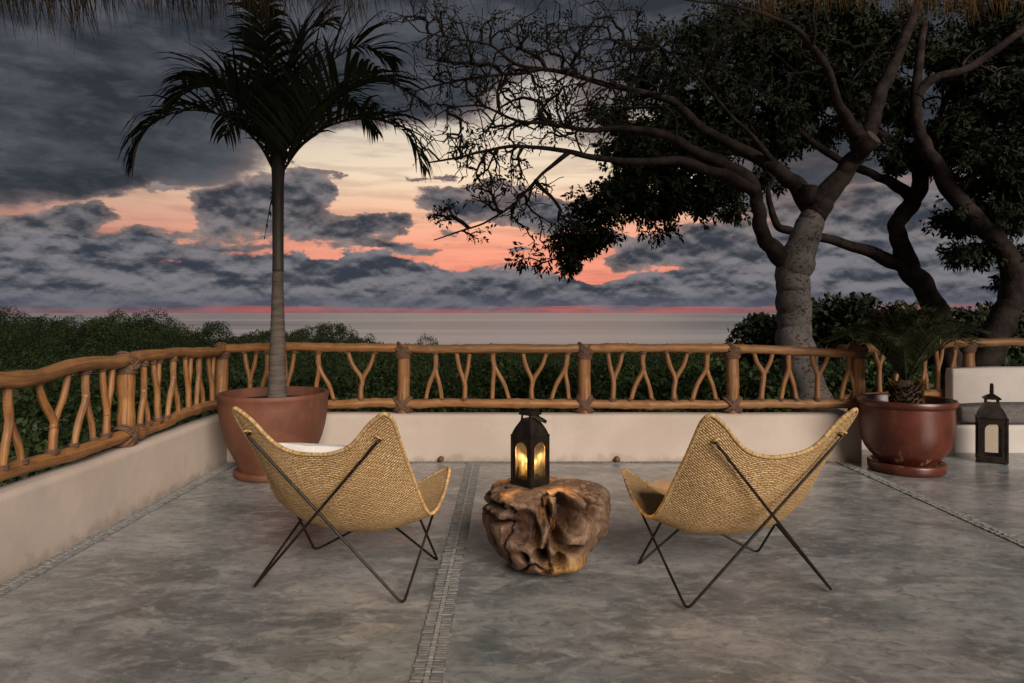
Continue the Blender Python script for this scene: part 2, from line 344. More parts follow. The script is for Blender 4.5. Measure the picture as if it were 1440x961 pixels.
def sea_mat():
    mt = bpy.data.materials.new('calm_sea'); mt.use_nodes = True; t = NT(mt.node_tree); b = t.n['Principled BSDF']
    v = t.node('ShaderNodeTexCoord').outputs['Object']
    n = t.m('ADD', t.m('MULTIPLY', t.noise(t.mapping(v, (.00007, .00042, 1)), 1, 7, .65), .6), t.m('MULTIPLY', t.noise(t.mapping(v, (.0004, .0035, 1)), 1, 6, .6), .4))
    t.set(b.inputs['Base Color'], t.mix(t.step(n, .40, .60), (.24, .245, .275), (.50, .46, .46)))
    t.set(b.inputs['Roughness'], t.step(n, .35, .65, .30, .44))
    b.inputs['IOR'].default_value = 1.33
    w = t.noise(t.mapping(v, (.02, .05, 1)), 1, 6, .6)
    bn = t.node('ShaderNodeBump'); bn.inputs['Strength'].default_value = .5; bn.inputs['Distance'].default_value = 3.0
    t.set(bn.inputs['Height'], w); t.l.new(bn.outputs[0], b.inputs['Normal'])
    return mt
MAT['sea'] = sea_mat()

# ------------------------------------------------------------------ object helpers
def link(name, data, parent=None):
    o = bpy.data.objects.new(name, data); COL.objects.link(o)
    if parent is not None: o.parent = parent
    return o
def tag(o, label=None, cat=None, group=None, kind=None):
    if label: o['label'] = label
    if cat: o['category'] = cat
    if group: o['group'] = group
    if kind: o['kind'] = kind
    return o
def thing(name, label, cat, loc=(0, 0, 0), rz=0., group=None, scale=1.):
    o = link(name, None); o.location = [float(c) for c in loc]; o.rotation_euler = (0, 0, rz); o.scale = (scale,) * 3
    o.empty_display_size = .1
    return tag(o, label, cat, group)
def origin_of(o):
    v = np.zeros(3)
    while o is not None: v += np.array(o.location); o = o.parent
    return v

class MB:
    def __init__(s): s.v = []; s.f = []; s.uv = []; s.n = 0
    def add(s, verts, faces, uvs=None):
        verts = np.asarray(verts, float).reshape(-1, 3)
        s.v.append(verts)
        for i, f in enumerate(faces):
            s.f.append([j + s.n for j in f])
            s.uv.append(uvs[i] if uvs is not None else [(verts[j][0], verts[j][1]) for j in f])
        s.n += len(verts)
        return s
    def tube(s, pts, rad, seg=8, closed=False, cap=True, uoff=0., squash=None):
        pts = np.asarray(pts, float); n = len(pts)
        rad = np.full(n, float(rad)) if np.isscalar(rad) else np.asarray(rad, float)
        if closed: tan = np.roll(pts, -1, 0) - np.roll(pts, 1, 0)
        else: tan = np.gradient(pts, axis=0)
        tan /= np.linalg.norm(tan, axis=1)[:, None] + 1e-12
        up = np.array((0, 0, 1.)) if abs(tan[0][2]) < .9 else np.array((1., 0, 0))
        u = np.cross(tan[0], up); u /= np.linalg.norm(u)
        ang = np.arange(seg) * 2 * math.pi / seg
        V = []; L = 0; ln = []
        for i in range(n):
            if i: L += np.linalg.norm(pts[i] - pts[i - 1])
            ln.append(L)
            u = u - tan[i] * u.dot(tan[i]); u /= np.linalg.norm(u) + 1e-12
            w = np.cross(tan[i], u)
            V.append(pts[i] + rad[i] * (np.cos(ang)[:, None] * u + np.sin(ang)[:, None] * w))
        V = np.concatenate(V); F = []; UV = []
        rm = float(rad.mean())
        for i in range(n if closed else n - 1):
            i2 = (i + 1) % n; la, lb = ln[i] + uoff, (ln[i2] if i2 else ln[-1] + np.linalg.norm(pts[0] - pts[-1])) + uoff
            for k in range(seg):
                k2 = (k + 1) % seg
                F.append([i * seg + k, i * seg + k2, i2 * seg + k2, i2 * seg + k])
                a, b = k * 2 * math.pi / seg * rm, (k + 1) * 2 * math.pi / seg * rm
                UV.append([(la, a), (la, b), (lb, b), (lb, a)])
        if cap and not closed:
            for i, rev in ((0, True), (n - 1, False)):
                idx = [i * seg + k for k in range(seg)]
                if rev: idx = idx[::-1]
                F.append(idx); UV.append([(ln[i] + uoff, 0)] * seg)
        return s.add(V, F, UV)
    def box(s, lo, hi):
        x0, y0, z0 = lo; x1, y1, z1 = hi
        v = [(x0, y0, z0), (x1, y0, z0), (x1, y1, z0), (x0, y1, z0), (x0, y0, z1), (x1, y0, z1), (x1, y1, z1), (x0, y1, z1)]
        return s.add(v, [(0, 3, 2, 1), (4, 5, 6, 7), (0, 1, 5, 4), (1, 2, 6, 5), (2, 3, 7, 6), (3, 0, 4, 7)])
    def lathe(s, prof, c=(0, 0, 0), seg=64, wob=0.):
        prof = np.asarray(prof, float); n = len(prof); V = []
        for (r, z) in prof:
            for k in range(seg):
                a = k * 2 * math.pi / seg
                rr = r * (1 + wob * math.sin(2 * a + 1) + wob * .6 * math.sin(3 * a + z * 4))
                V.append((c[0] + rr * math.cos(a), c[1] + rr * math.sin(a), c[2] + z))
        F = []
        for i in range(n - 1):
            for k in range(seg):
                k2 = (k + 1) % seg; F.append([i * seg + k, i * seg + k2, (i + 1) * seg + k2, (i + 1) * seg + k])
        return s.add(V, F)
    def prism(s, poly, z0, z1):
        n = len(poly); V = [(x, y, z0) for x, y in poly] + [(x, y, z1) for x, y in poly]
        F = [list(range(n))[::-1], list(range(n, 2 * n))] + [[i, (i + 1) % n, n + (i + 1) % n, n + i] for i in range(n)]
        return s.add(V, F)
    def build(s, name, mat, parent=None, world=True, smooth=True, kind=None):
        V = np.concatenate(s.v)
        if parent is not None and world: V = V - origin_of(parent)
        me = bpy.data.meshes.new(name); me.from_pydata(V.tolist(), [], s.f)
        uvl = me.uv_layers.new(name='UVMap')
        uvl.data.foreach_set('uv', np.array([c for f in s.uv for p in f for c in p], float))
        me.materials.append(MAT[mat] if isinstance(mat, str) else mat)
        if smooth: me.polygons.foreach_set('use_smooth', [True] * len(me.polygons))
        me.update()
        o = link(name, me, parent)
        if kind: o['kind'] = kind
        return o
def auto_smooth(o, deg=40):
    me = o.data
    me.set_sharp_from_angle(angle=R(deg))
    return o

def quads_mesh(name, V, mat, parent=None, tint=None, world=True, kind=None, smooth=False):
    """V: (n,4,3) quads as one mesh, fast"""
    V = np.asarray(V, np.float32)
    if parent is not None and world: V = V - origin_of(parent).astype(np.float32)
    n = len(V); me = bpy.data.meshes.new(name)
    me.vertices.add(4 * n); me.vertices.foreach_set('co', V.reshape(-1))
    me.loops.add(4 * n); me.loops.foreach_set('vertex_index', np.arange(4 * n, dtype=np.int32))
    me.polygons.add(n); me.polygons.foreach_set('loop_start', np.arange(0, 4 * n, 4, dtype=np.int32))
    if tint is not None:
        a = me.attributes.new('tint', 'FLOAT', 'POINT'); a.data.foreach_set('value', np.repeat(np.asarray(tint, np.float32), 4))
    me.materials.append(MAT[mat]); me.update(calc_edges=True); me.validate()
    o = link(name, me, parent)
    if kind: o['kind'] = kind
    return o
def unit(a): return a / (np.linalg.norm(a, axis=-1, keepdims=True) + 1e-9)
def leaf_quads(base, direc, normal, L, W, droop=.0):
    direc = unit(direc); side = unit(np.cross(direc, normal)); nr = np.cross(side, direc)
    L = np.asarray(L).reshape(-1, 1); W = np.asarray(W).reshape(-1, 1)
    mid = base + direc * L * .55 + nr * L * .06; tip = base + direc * L - np.array((0, 0, 1.)) * L * droop
    return np.stack([base, mid + side * W * .5, tip, mid - side * W * .5], 1)
def rand_dirs(n, up=0.):
    d = unit(rng.normal(size=(n, 3))); d[:, 2] += up
    return unit(d)
def spline(pts, n):
    """Catmull-Rom through points (any dimension)"""
    p = np.asarray(pts, float); p = np.vstack([2 * p[0] - p[1], p, 2 * p[-1] - p[-2]])
    m = len(p) - 3; out = []
    for u in np.linspace(0, m - 1e-6, n):
        i = int(u); t = u - i; a, b, c, d = p[i:i + 4]
        out.append(.5 * ((2 * b) + (-a + c) * t + (2 * a - 5 * b + 4 * c - d) * t * t + (-a + 3 * b - 3 * c + d) * t ** 3))
    return np.array(out)

# ================================================================== SETTING
# ---- sea
m = MB(); m.add([(-150000, 600, -56), (150000, 600, -56), (150000, 160000, -56), (-150000, 160000, -56)], [(0, 1, 2, 3)])
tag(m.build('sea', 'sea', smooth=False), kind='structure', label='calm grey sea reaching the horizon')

# ---- hillside: canopy-top height as a function of place
def canopy_h(X, D):
    X = np.asarray(X, float); D = np.asarray(D, float)
    k = np.interp(D, [0, 12, 25, 45, 100, 300, 700, 1000, 1200], [.16, .135, .102, .083, .070, .0625, .0575, .056, .056])
    h = EYE - D * k
    h += 13.5 * np.exp(-((X + 150) / 62) ** 2 - ((D - 185) / 75) ** 2)
    h += 4.5 * np.exp(-((X + 70) / 40) ** 2 - ((D - 120) / 50) ** 2)
    h += 14.0 * np.exp(-((X + 100) / 36) ** 2 - ((D - 355) / 60) ** 2)
    wl = np.clip((-X / np.maximum(D, 1) - .15) / .15, 0, 1) * .88 + .12          # spurs and gullies, mostly on the left slope
    h += wl * np.interp(D, [45, 90, 400], [0, 2.4, 4.5]) * (.55 * np.sin(X / 9. + D / 15.) + .5 * np.sin(X / 19. - D / 11. + 2) - .15)
    h += 6 * np.exp(-((X + 400) / 250) ** 2 - ((D - 600) / 200) ** 2)
    return h
def build_hill():
    ds = np.concatenate([[-40, -10, 4], np.geomspace(8, 1080, 70)]); us = np.linspace(-1.6, 1.6, 90)
    V = []; F = []
    for d in ds:
        for u in us:
            X = u * max(d, 30); D = max(d, .0)
            g = canopy_h(X, D) - np.interp(d, [0, 12, 40, 120, 400], [3.0, 2.8, 4.2, 5.5, 7.0])
            g = min(g, -1.4) if d < 12 else g
            V.append((X, d, g))
    n = len(us)
    for i in range(len(ds) - 1):
        for j in range(n - 1): F.append([i * n + j, i * n + j + 1, (i + 1) * n + j + 1, (i + 1) * n + j])
    tag(MB().add(V, F).build('hillside', 'ground'), kind='structure', label='dark forested hillside falling to the sea')
build_hill()

# ---- terrace floor with pebble strips
FLX, FLY = -2.58, 6.31                      # inner faces of the left and back parapets
floor = MB().prism([(-2.72, -7), (9.5, -7), (9.5, 8.2), (3.32, 8.2), (3.32, 6.45), (-2.72, 6.45)], -.25, 0).build('terrace_floor', 'concrete', smooth=False)
tag(floor, kind='structure', label='mottled grey polished concrete terrace floor')
def pebble_strip(name, axis, c, w, a0, a1, rows=2, pitch=.021):
    m = MB()
    def bx(x0, x1, y0, y1, z):  # along, across
        if axis == 'y': m.box((c + y0, x0, -.01), (c + y1, x1, z))
        else: m.box((x0, c + y0, -.01), (x1, c + y1, z))
    base = MB()
    if axis == 'y': base.box((c - w / 2, a0, -.02), (c + w / 2, a1, .004))
    else: base.box((a0, c - w / 2, -.02), (a1, c + w / 2, .004))
    g = base.build('strip_bed', 'grout', floor, smooth=False)
    tints = []; a = a0
    while a < a1 - .02:
        p = pitch * random.uniform(.8, 1.25)
        sl = random.uniform(-.004, .004)
        for sgn in ((-1, 1) if rows == 2 else (0,)):
            if rows == 2: y0, y1 = sorted((sgn * w * .10, sgn * w * random.uniform(.44, .50)))
            else: y0, y1 = -w * random.uniform(.36, .48), w * random.uniform(.36, .48)
            bx(a + .002, a + p * random.uniform(.60, .84), y0 + sl, y1 + sl, random.uniform(.006, .0105))
            tints += [random.uniform(0, .35)] * 8
        if rows == 2:
            bx(a + .001, a + p * .8, -w * .075, w * .075, random.uniform(.008, .012)); tints += [random.uniform(.45, 1.)] * 8
        a += p
    o = m.build(name, 'pebble', floor, smooth=False, kind='stuff')
    at = o.data.attributes.new('tint', 'FLOAT', 'POINT'); at.data.foreach_set('value', tints)
pebble_strip('pebble_strip', 'y', -.300, .122, .8, 6.30)
pebble_strip('pebble_strip', 'y', 3.085, .095, .8, 6.30)
pebble_strip('pebble_strip', 'y', -2.505, .10, .8, 6.24)
pebble_strip('pebble_strip', 'x', 6.275, .055, -2.45, 3.0, rows=1)

# ---- parapet walls with soft rounded tops
def wall_profile(w, h, r=.045):
    p = [(0, 0)]
    p += [(0 + r - r * math.cos(a), h - r + r * math.sin(a)) for a in np.linspace(0, math.pi / 2, 7)]
    p += [(w - r + r * math.sin(a), h - r + r * math.cos(a)) for a in np.linspace(0, math.pi / 2, 7)]
    return p + [(w, -1.2), (0, -1.2)][:1] + [(0, -1.2)]
def wall(name, a, b, w, h, side, label, n=40, mat='plaster', r=.045):
    """wall whose inner face runs from a to b; side: unit vector pointing outward"""
    a = np.array(a, float); b = np.array(b, float); side = np.array(side, float)
    prof = wall_profile(w, h, r); V = []; F = []; k = len(prof)
    for i in range(n + 1):
        p = a + (b - a) * i / n
        for (u, z) in prof:
            wob = .006 * noise.noise(Vector((p[0] * 1.3, p[1] * 1.3, z * 3))) if z > .02 else 0
            q = p + side * (u + wob); V.append((q[0], q[1], z + (wob if z > h * .8 else 0)))
    for i in range(n):
        for j in range(k): F.append([i * k + j, (i + 1) * k + j, (i + 1) * k + (j + 1) % k, i * k + (j + 1) % k])
    F.append(list(range(k))); F.append([n * k + j for j in range(k)][::-1])
    o = MB().add(V, F).build(name, mat)
    tag(o, label, 'wall'); auto_smooth(o, 50); return o
WH = .445
wall('parapet_wall', (FLX, -7), (FLX, 6.49), .17, WH, (-1, 0), 'low warm plaster parapet with rounded top under the slanting side railing', 60)
wall('parapet_wall', (FLX - .01, FLY), (3.285, FLY), .17, WH - .003, (0, 1), 'low pinkish plaster parapet behind the two woven chairs', 40)
wall('parapet_wall', (3.288, 6.34), (3.288, 6.95), .16, WH - .006, (-1, 0), 'short plaster return wall hidden behind the red pot with the cycad', 8)
wall('parapet_wall', (3.295, 6.76), (4.60, 7.26), .16, WH - .009, unit(np.array((-.52, 1.35))), 'plaster parapet between the red pot and the built-in bench', 10)

# ================================================================== BRANCH RAILING
def wavy(a, b, amp, n=24, seed=0.):
    a = np.array(a, float); b = np.array(b, float); t = np.linspace(0, 1, n)[:, None]
    p = a + (b - a) * t; L = np.linalg.norm(b - a)
    for ax in range(3):
        f = np.array([noise.noise(Vector((seed + ax * 17.3, u * L * 1.1, 3.7))) + .45 * noise.noise(Vector((seed + ax * 7.1, u * L * 3.1, 9.7))) for u in t[:, 0]])
        f = f - (f[0] + (f[-1] - f[0]) * t[:, 0])
        p[:, ax] += amp * f
    return p
def rad_var(n, r, amp, seed):
    return np.array([r * (1 + amp * noise.noise(Vector((seed, i * .55, 1.1)))) for i in range(n)])
def ring_wraps(center, axis, ra, rb, nr, gap, rr, seed=0):
    """parallel rope rings around AXIS (unit); ra, rb: radii along the two directions across it"""
    axis = unit(np.array(axis, float)); m = MB()
    ref = np.array((0, 0, 1.)) if abs(axis[2]) < .8 else np.array((1., 0, 0))
    u = unit(np.cross(axis, ref)); w = np.cross(axis, u)
    for i in range(nr):
        off = (i - (nr - 1) / 2) * gap
        a = np.linspace(0, 2 * math.pi, 22, endpoint=False)
        j = 1 + .05 * np.sin(a * 2 + i * 1.7 + seed)
        pts = np.array(center) + axis * (off + .25 * gap * np.sin(a + i + seed)[:, None]) + (np.cos(a) * ra * j)[:, None] * u + (np.sin(a) * rb * j)[:, None] * w
        m.tube(pts, rr, 6, closed=True)
    return m
ZT, ZB = 1.047, .527
def make_post(root, x, y, seed, along, r=.058, top_lash=True):
    along = unit(np.array((*along, 0.), float))
    pts = wavy((x, y, WH - .06), (x, y, ZT + .005), .018, 14, seed)
    p = MB().tube(pts, rad_var(14, r, .14, seed), 14).build('post', 'wood', root)
    auto_smooth(p, 60)
    z = np.array((0, 0, 1.))
    for k, (zz, rail) in enumerate(((ZT, .046), (ZB, .044))):
        c = np.array((x, y, zz))
        if k == 0: sets = ((40, 5, (0, 0, -.016)), (-34, 4, (0, 0, -.03)), (0, 4, (0, 0, -.070)))
        else: sets = ((44, 4, (0, 0, -.008)), (-44, 4, (0, 0, -.008)))
        for (deg, nr, off) in sets:
            ax = z * math.cos(R(deg)) + along * math.sin(R(deg))
            rb = .0665 / math.cos(R(deg)) * .98 if deg else .0635
            ref_u = np.cross(ax, z if abs(ax[2]) < .8 else np.array((1., 0, 0)))
            m = ring_wraps(c + np.array(off), ax, .070 if deg else .066, (.084 if k == 0 else .104) if deg else .066, nr, .0125, .0070, seed)
            m.build('lashing', 'rope', p)
    return p
def make_rail(root, name, a, b, r, seed, amp=.03, ext=.02):
    a = np.array(a, float); b = np.array(b, float); e = unit(b - a) * ext
    n = 44
    rv = rad_var(n, r, .14, seed + 5)
    for q in range(5): rv = rv * (1 + random.uniform(.06, .15) * np.exp(-((np.arange(n) - random.uniform(2, n - 2)) / 1.1) ** 2))
    o = MB().tube(wavy(a - e, b + e, amp * 1.25, n, seed), rv, 14).build(name, 'wood', root)
    auto_smooth(o, 60); return o
def stick(p0, p1, bend, r0, r1, seed, n=12):
    pts = wavy(p0, p1, bend, n, seed)
    return pts, np.linspace(r0, r1, n) * rad_var(n, 1., .12, seed)
def make_baluster(root, at, spec, seed):
    """spec: ('Y', a1, a2, fork, fork_h, base) or ('A', apex, f, fork_h, b1, b2): positions along the rail; at(s, z) -> point"""
    m = MB(); rs = .027; ra = .0215
    zt, zb = ZT - .028, ZB + .030
    ends = []
    if spec[0] == 'Y':
        _, a1, a2, fk, fh, bs = spec
        zf = zb + (zt - zb) * fh
        pf = at(fk, zf)
        p = spline([at(bs, zb - .02), at((bs + fk) / 2 + .006 * math.sin(seed), (zb + zf) / 2), pf, at(fk + (a1 - fk) * .62, zf + (zt - zf) * .5), at(a1, zt + .025)], 16)
        m.tube(p + wavy((0, 0, 0), (0, 0, 0), .018, 16, seed) * 1., np.linspace(rs, ra * .92, 16) * rad_var(16, 1, .14, seed), 10)
        q = spline([at((bs + fk) / 2, zf - (zf - zb) * .22), at(fk + (a2 - fk) * .18, zf + (zt - zf) * .10), at(fk + (a2 - fk) * .66, zf + (zt - zf) * .52), at(a2, zt + .025)], 14)
        m.tube(q, np.linspace(rs * .85, ra * .88, 14) * rad_var(14, 1, .14, seed + 3), 10)
        ends = [(at(bs, zb + .012), rs * 1.10), (at(a1, zt - .008), ra), (at(a2, zt - .008), ra)]
    else:
        _, ap, fk, fh, b1, b2 = spec
        zf = zb + (zt - zb) * fh
        p = spline([at(ap, zt + .025), at((ap + fk) / 2 + .006 * math.cos(seed), (zt + zf) / 2), at(fk, zf), at(fk + (b1 - fk) * .62, zf - (zf - zb) * .5), at(b1, zb - .02)], 16)
        m.tube(p + wavy((0, 0, 0), (0, 0, 0), .018, 16, seed) * 1., np.linspace(rs, ra * .92, 16) * rad_var(16, 1, .14, seed), 10)
        q = spline([at((ap + fk) / 2, zf + (zt - zf) * .22), at(fk + (b2 - fk) * .18, zf - (zf - zb) * .10), at(fk + (b2 - fk) * .66, zf - (zf - zb) * .52), at(b2, zb - .02)], 14)
        m.tube(q, np.linspace(rs * .85, ra * .88, 14) * rad_var(14, 1, .14, seed + 3), 10)
        ends = [(at(ap, zt - .012), rs * 1.10), (at(b1, zb + .008), ra), (at(b2, zb + .008), ra)]
    o = m.build('baluster', 'wood', root)
    for i, (c, r) in enumerate(ends):
        ring_wraps(c, (0, 0, 1), r * 1.10, r * 1.10, 3, .0098, .0056, seed + i).build('binding', 'rope', o)
    return o
RY = 6.40; RX = -2.665
bx_ = lambda px: (px - CX) / FPX * RY                 # place along the back rail from a pixel column
lx_ = lambda px: -RX * FPX / (CX - px)                # place along the side rail from a pixel column
# back railing
root = thing('branch_railing', 'natural branch railing of forked sticks and lashed posts behind the two woven chairs', 'railing', (0, RY, 0))
posts = [bx_(567), bx_(822), bx_(1030), bx_(1207)]
for i, x in enumerate(posts): make_post(root, x, RY, 10 + i * 3.3, (1, 0))
stops = [RX] + posts
for i in range(4):
    make_rail(root, 'top_rail', (stops[i], RY - .012, ZT - (.03 if i == 3 else 0) * 0), (stops[i + 1], RY - .012, ZT - (.045 if i == 3 else 0)), .042, 31 + i * 5.7, .022)
    make_rail(root, 'bottom_rail', (stops[i], RY - .012, ZB), (stops[i + 1], RY - .012, ZB), .041, 71 + i * 4.1, .02)
at_b = lambda s, z: np.array((s, RY - .01, z))
specs = [('Y', 344, 362, 352, .45, 353), ('A', 376, 376, .6, 366, 388), ('Y', 400, 415, 404, .35, 402), ('A', 448, 449, .62, 443, 471), ('Y', 488, 528, 509, .45, 508),
         ('A', 612, 612, .62, 598, 622), ('Y', 641, 661, 653, .38, 653), ('A', 693, 695, .66, 692, 717), ('Y', 734, 770, 748, .42, 748), ('A', 798, 794, .62, 774, 800),
         ('Y', 854, 876, 862, .45, 861), ('A', 904, 904, .60, 886, 917), ('Y', 936, 968, 949, .46, 947), ('A', 994, 992, .62, 972, 1007),
         ('Y', 1058, 1087, 1073, .55, 1069), ('A', 1108, 1108, .62, 1097, 1120), ('Y', 1139, 1166, 1149, .52, 1149), ('A', 1194, 1193, .62, 1181, 1203)]
for i, s in enumerate(specs):
    if s[0] == 'Y': sp = ('Y', bx_(s[1]), bx_(s[2]), bx_(s[3]), s[4], bx_(s[5]))
    else: sp = ('A', bx_(s[1]), bx_(s[2]), s[3], bx_(s[4]), bx_(s[5]))
    make_baluster(root, at_b, sp, 100 + i * 7.7)
# side railing
root = thing('branch_railing', 'natural branch railing along the left parapet above the forest slope', 'railing', (RX, 4.8, 0))
lp = [3.1, lx_(177), RY]
for i, y in enumerate(lp): make_post(root, RX, y, 50 + i * 4.4, (0, 1))
lr = [1.5] + lp
for i in range(3):
    make_rail(root, 'top_rail', (RX + .012, lr[i], ZT), (RX + .012, lr[i + 1], ZT), .043, 131 + i * 5.7, .04)
    make_rail(root, 'bottom_rail', (RX + .012, lr[i], ZB), (RX + .012, lr[i + 1], ZB), .043, 171 + i * 4.1, .035)
at_l = lambda s, z: np.array((RX + .01, s, z))
specs = [('Y', -78, -40, -60, .45, -60), ('A', 9, 10, .5, 1, 29), ('Y', 48, 95, 73, .40, 71), ('A', 118, 118, .58, 101, 130), ('Y', 141, 157, 148, .38, 147),
         ('A', 200, 200, .45, 194, 207), ('Y', 213, 222, 219, .5, 221), ('A', 242, 242, .6, 233, 250), ('Y', 258, 267, 263, .42, 264), ('A', 278, 278, .6, 274, 285), ('Y', 290, 299, 296, .4, 297)]
for i, s in enumerate(specs):
    if s[0] == 'Y': sp = ('Y', lx_(s[1]), lx_(s[2]), lx_(s[3]), s[4], lx_(s[5]))
    else: sp = ('A', lx_(s[1]), lx_(s[2]), s[3], lx_(s[4]), lx_(s[5]))
    make_baluster(root, at_l, sp, 300 + i * 5.3)
# right railing behind the cycad, turning behind the bench
root = thing('branch_railing', 'natural branch railing slanting from the cycad pot to behind the built-in bench', 'railing', (4.1, 7.0, 0))
A0 = np.array((3.33, 6.72)); A1 = np.array((4.98, 7.36)); dr = A1 - A0
at_r = lambda s, z: np.array((*(A0 + dr * s), z))
def s_of(px):
    s = np.linspace(0, 1, 400); q = A0 + dr * s[:, None]; return float(s[np.argmin(abs(CX + FPX * q[:, 0] / q[:, 1] - px))])
make_post(root, *A1, 91., (1, 0))
make_post(root, 7.0, 7.38, 95., (1, 0))
make_rail(root, 'top_rail', at_r(-.02, ZT - .02), at_r(1, ZT + .01), .046, 211., .02)
make_rail(root, 'bottom_rail', at_r(-.02, ZB), at_r(1, ZB), .05, 217., .02)
make_rail(root, 'top_rail', (*A1, ZT + .01), (7.0, 7.38, ZT), .046, 223., .025)
for i, s in enumerate([('Y', 1229, 1243, 1236, .6, 1237), ('A', 1264, 1264, .6, 1257, 1272), ('A', 1300, 1300, .5, 1296, 1304), ('Y', 1316, 1326, 1319, .5, 1318), ('A', 1342, 1341, .7, 1333, 1344)]):
    if s[0] == 'Y': sp = ('Y', s_of(s[1]), s_of(s[2]), s_of(s[3]), s[4], s_of(s[5]))
    else: sp = ('A', s_of(s[1]), s_of(s[2]), s[3], s_of(s[4]), s_of(s[5]))
    make_baluster(root, at_r, sp, 500 + i * 5.3)

# ================================================================== BENCH AND ITS CUSHION
bench = thing('built_in_bench', 'white plaster built-in bench with a rounded back beside the dark floor lantern', 'bench', (5.6, 6.9, 0))
def rounded_box(lo, hi, r, name, mat, parent, seg=3, pw=None):
    m = MB(); lo = np.array(lo, float); hi = np.array(hi, float); c = (lo + hi) / 2; h = (hi - lo) / 2 - r
    n = 10
    V = []; F = []
    # cube-sphere faces
    g = np.linspace(-1, 1, n)
    base = 0
    for ax in range(3):
        for sg in (-1, 1):
            for a in g:
                for b in g:
                    p = np.zeros(3); p[ax] = sg; p[(ax + 1) % 3] = a; p[(ax + 2) % 3] = b
                    d = p.copy(); inner = np.clip(p * (h + r), -h, h)
                    q = p * (h + r) - inner
                    nn = np.linalg.norm(q)
                    V.append(c + inner + (q / nn * r if nn > 1e-9 else 0))
            for i in range(n - 1):
                for j in range(n - 1):
                    f = [base + i * n + j, base + (i + 1) * n + j, base + (i + 1) * n + j + 1, base + i * n + j + 1]
                    F.append(f if sg > 0 else f[::-1])
            base += n * n
    m.add(V, F)
    o = m.build(name, mat, parent)
    import bmesh
    bm = bmesh.new(); bm.from_mesh(o.data); bmesh.ops.remove_doubles(bm, verts=bm.verts, dist=1e-5); bm.to_mesh(o.data); bm.free()
    return o
rounded_box((4.42, 6.72, -.05), (8.6, 7.03, .275), .035, 'seat_base', 'bench', bench)
rounded_box((4.585, 7.0, -.05), (8.6, 7.17, .82), .05, 'backrest', 'bench', bench)
cush = rounded_box((4.47, 6.69, .272), (8.5, 7.0, .475), .075, 'bench_cushion', 'grey_cushion', None)
tag(cush, 'long taupe seat cushion lying on the white built-in bench', 'cushion')

# ---- two clay drain stubs at the foot of the back parapet
for px in (620, 868):
    x = (px - CX) / FPX * 6.28
    m = MB(); a = np.linspace(0, 2 * math.pi, 14, endpoint=False)
    m.tube([(x, 6.33, .03), (x, 6.28, .03), (x, 6.262, .029)], [.026, .028, .024], 14)
    o = m.build('drain_stub', 'clay'); tag(o, 'small brown clay drain stub at the parapet foot ' + ('near the centre pebble strip' if px < 700 else 'near the cycad-side woven chair'), 'drain', 'drain stubs in the parapet')

# ================================================================== POTS
PX_, PY_ = -1.99, 5.85
pot = thing('terracotta_pot', 'large brown terracotta bowl pot holding the slender palm', 'pot', (PX_, PY_, 0))
prof = [(0, .02), (.29, .02), (.305, .05), (.315, .10), (.345, .165), (.385, .24), (.42, .32), (.447, .42), (.464, .52), (.472, .60), (.474, .655), (.480, .665), (.482, .690), (.474, .702), (.446, .702), (.438, .692), (.436, .62), (.42, .5)]
prof = [(r_ * .945, z_) for r_, z_ in prof]
auto_smooth(MB().lathe(prof, (PX_, PY_, 0), 72, .004).build('pot_body', 'clay', pot), 50)
MB().lathe([(0, 0), (.315, 0), (.325, .012), (.325, .05), (.316, .058), (.29, .058)], (PX_, PY_, 0), 64).build('saucer', 'clay', pot)
MB().lathe([(0, .625), (.2, .63), (.409, .622), (.411, .60)], (PX_, PY_, 0), 40, .0).build('soil', 'soil', pot)
QX, QY = 3.505, 5.985
pot2 = thing('glazed_pot', 'wide oxblood red pot on a matching saucer holding the cycad', 'pot', (QX, QY, 0))
prof = [(0, .05), (.235, .05), (.25, .075), (.275, .10), (.325, .145), (.372, .20), (.402, .26), (.42, .34), (.424, .43), (.420, .52), (.416, .565), (.430, .575), (.442, .590), (.444, .612), (.434, .628), (.405, .628), (.395, .618), (.392, .52)]
prof = [(r_ * .875, z_) for r_, z_ in prof]
auto_smooth(MB().lathe(prof, (QX, QY, 0), 72, .004).build('pot_body', 'glaze', pot2), 50)
MB().lathe([(0, 0), (.287, 0), (.302, .015), (.305, .075), (.296, .088), (.274, .086), (.265, .06), (0, .055)], (QX, QY, 0), 64).build('saucer', 'glaze', pot2)
MB().lathe([(0, .565), (.2, .56), (.350, .55), (.348, .52)], (QX, QY, 0), 40).build('soil', 'soil', pot2)

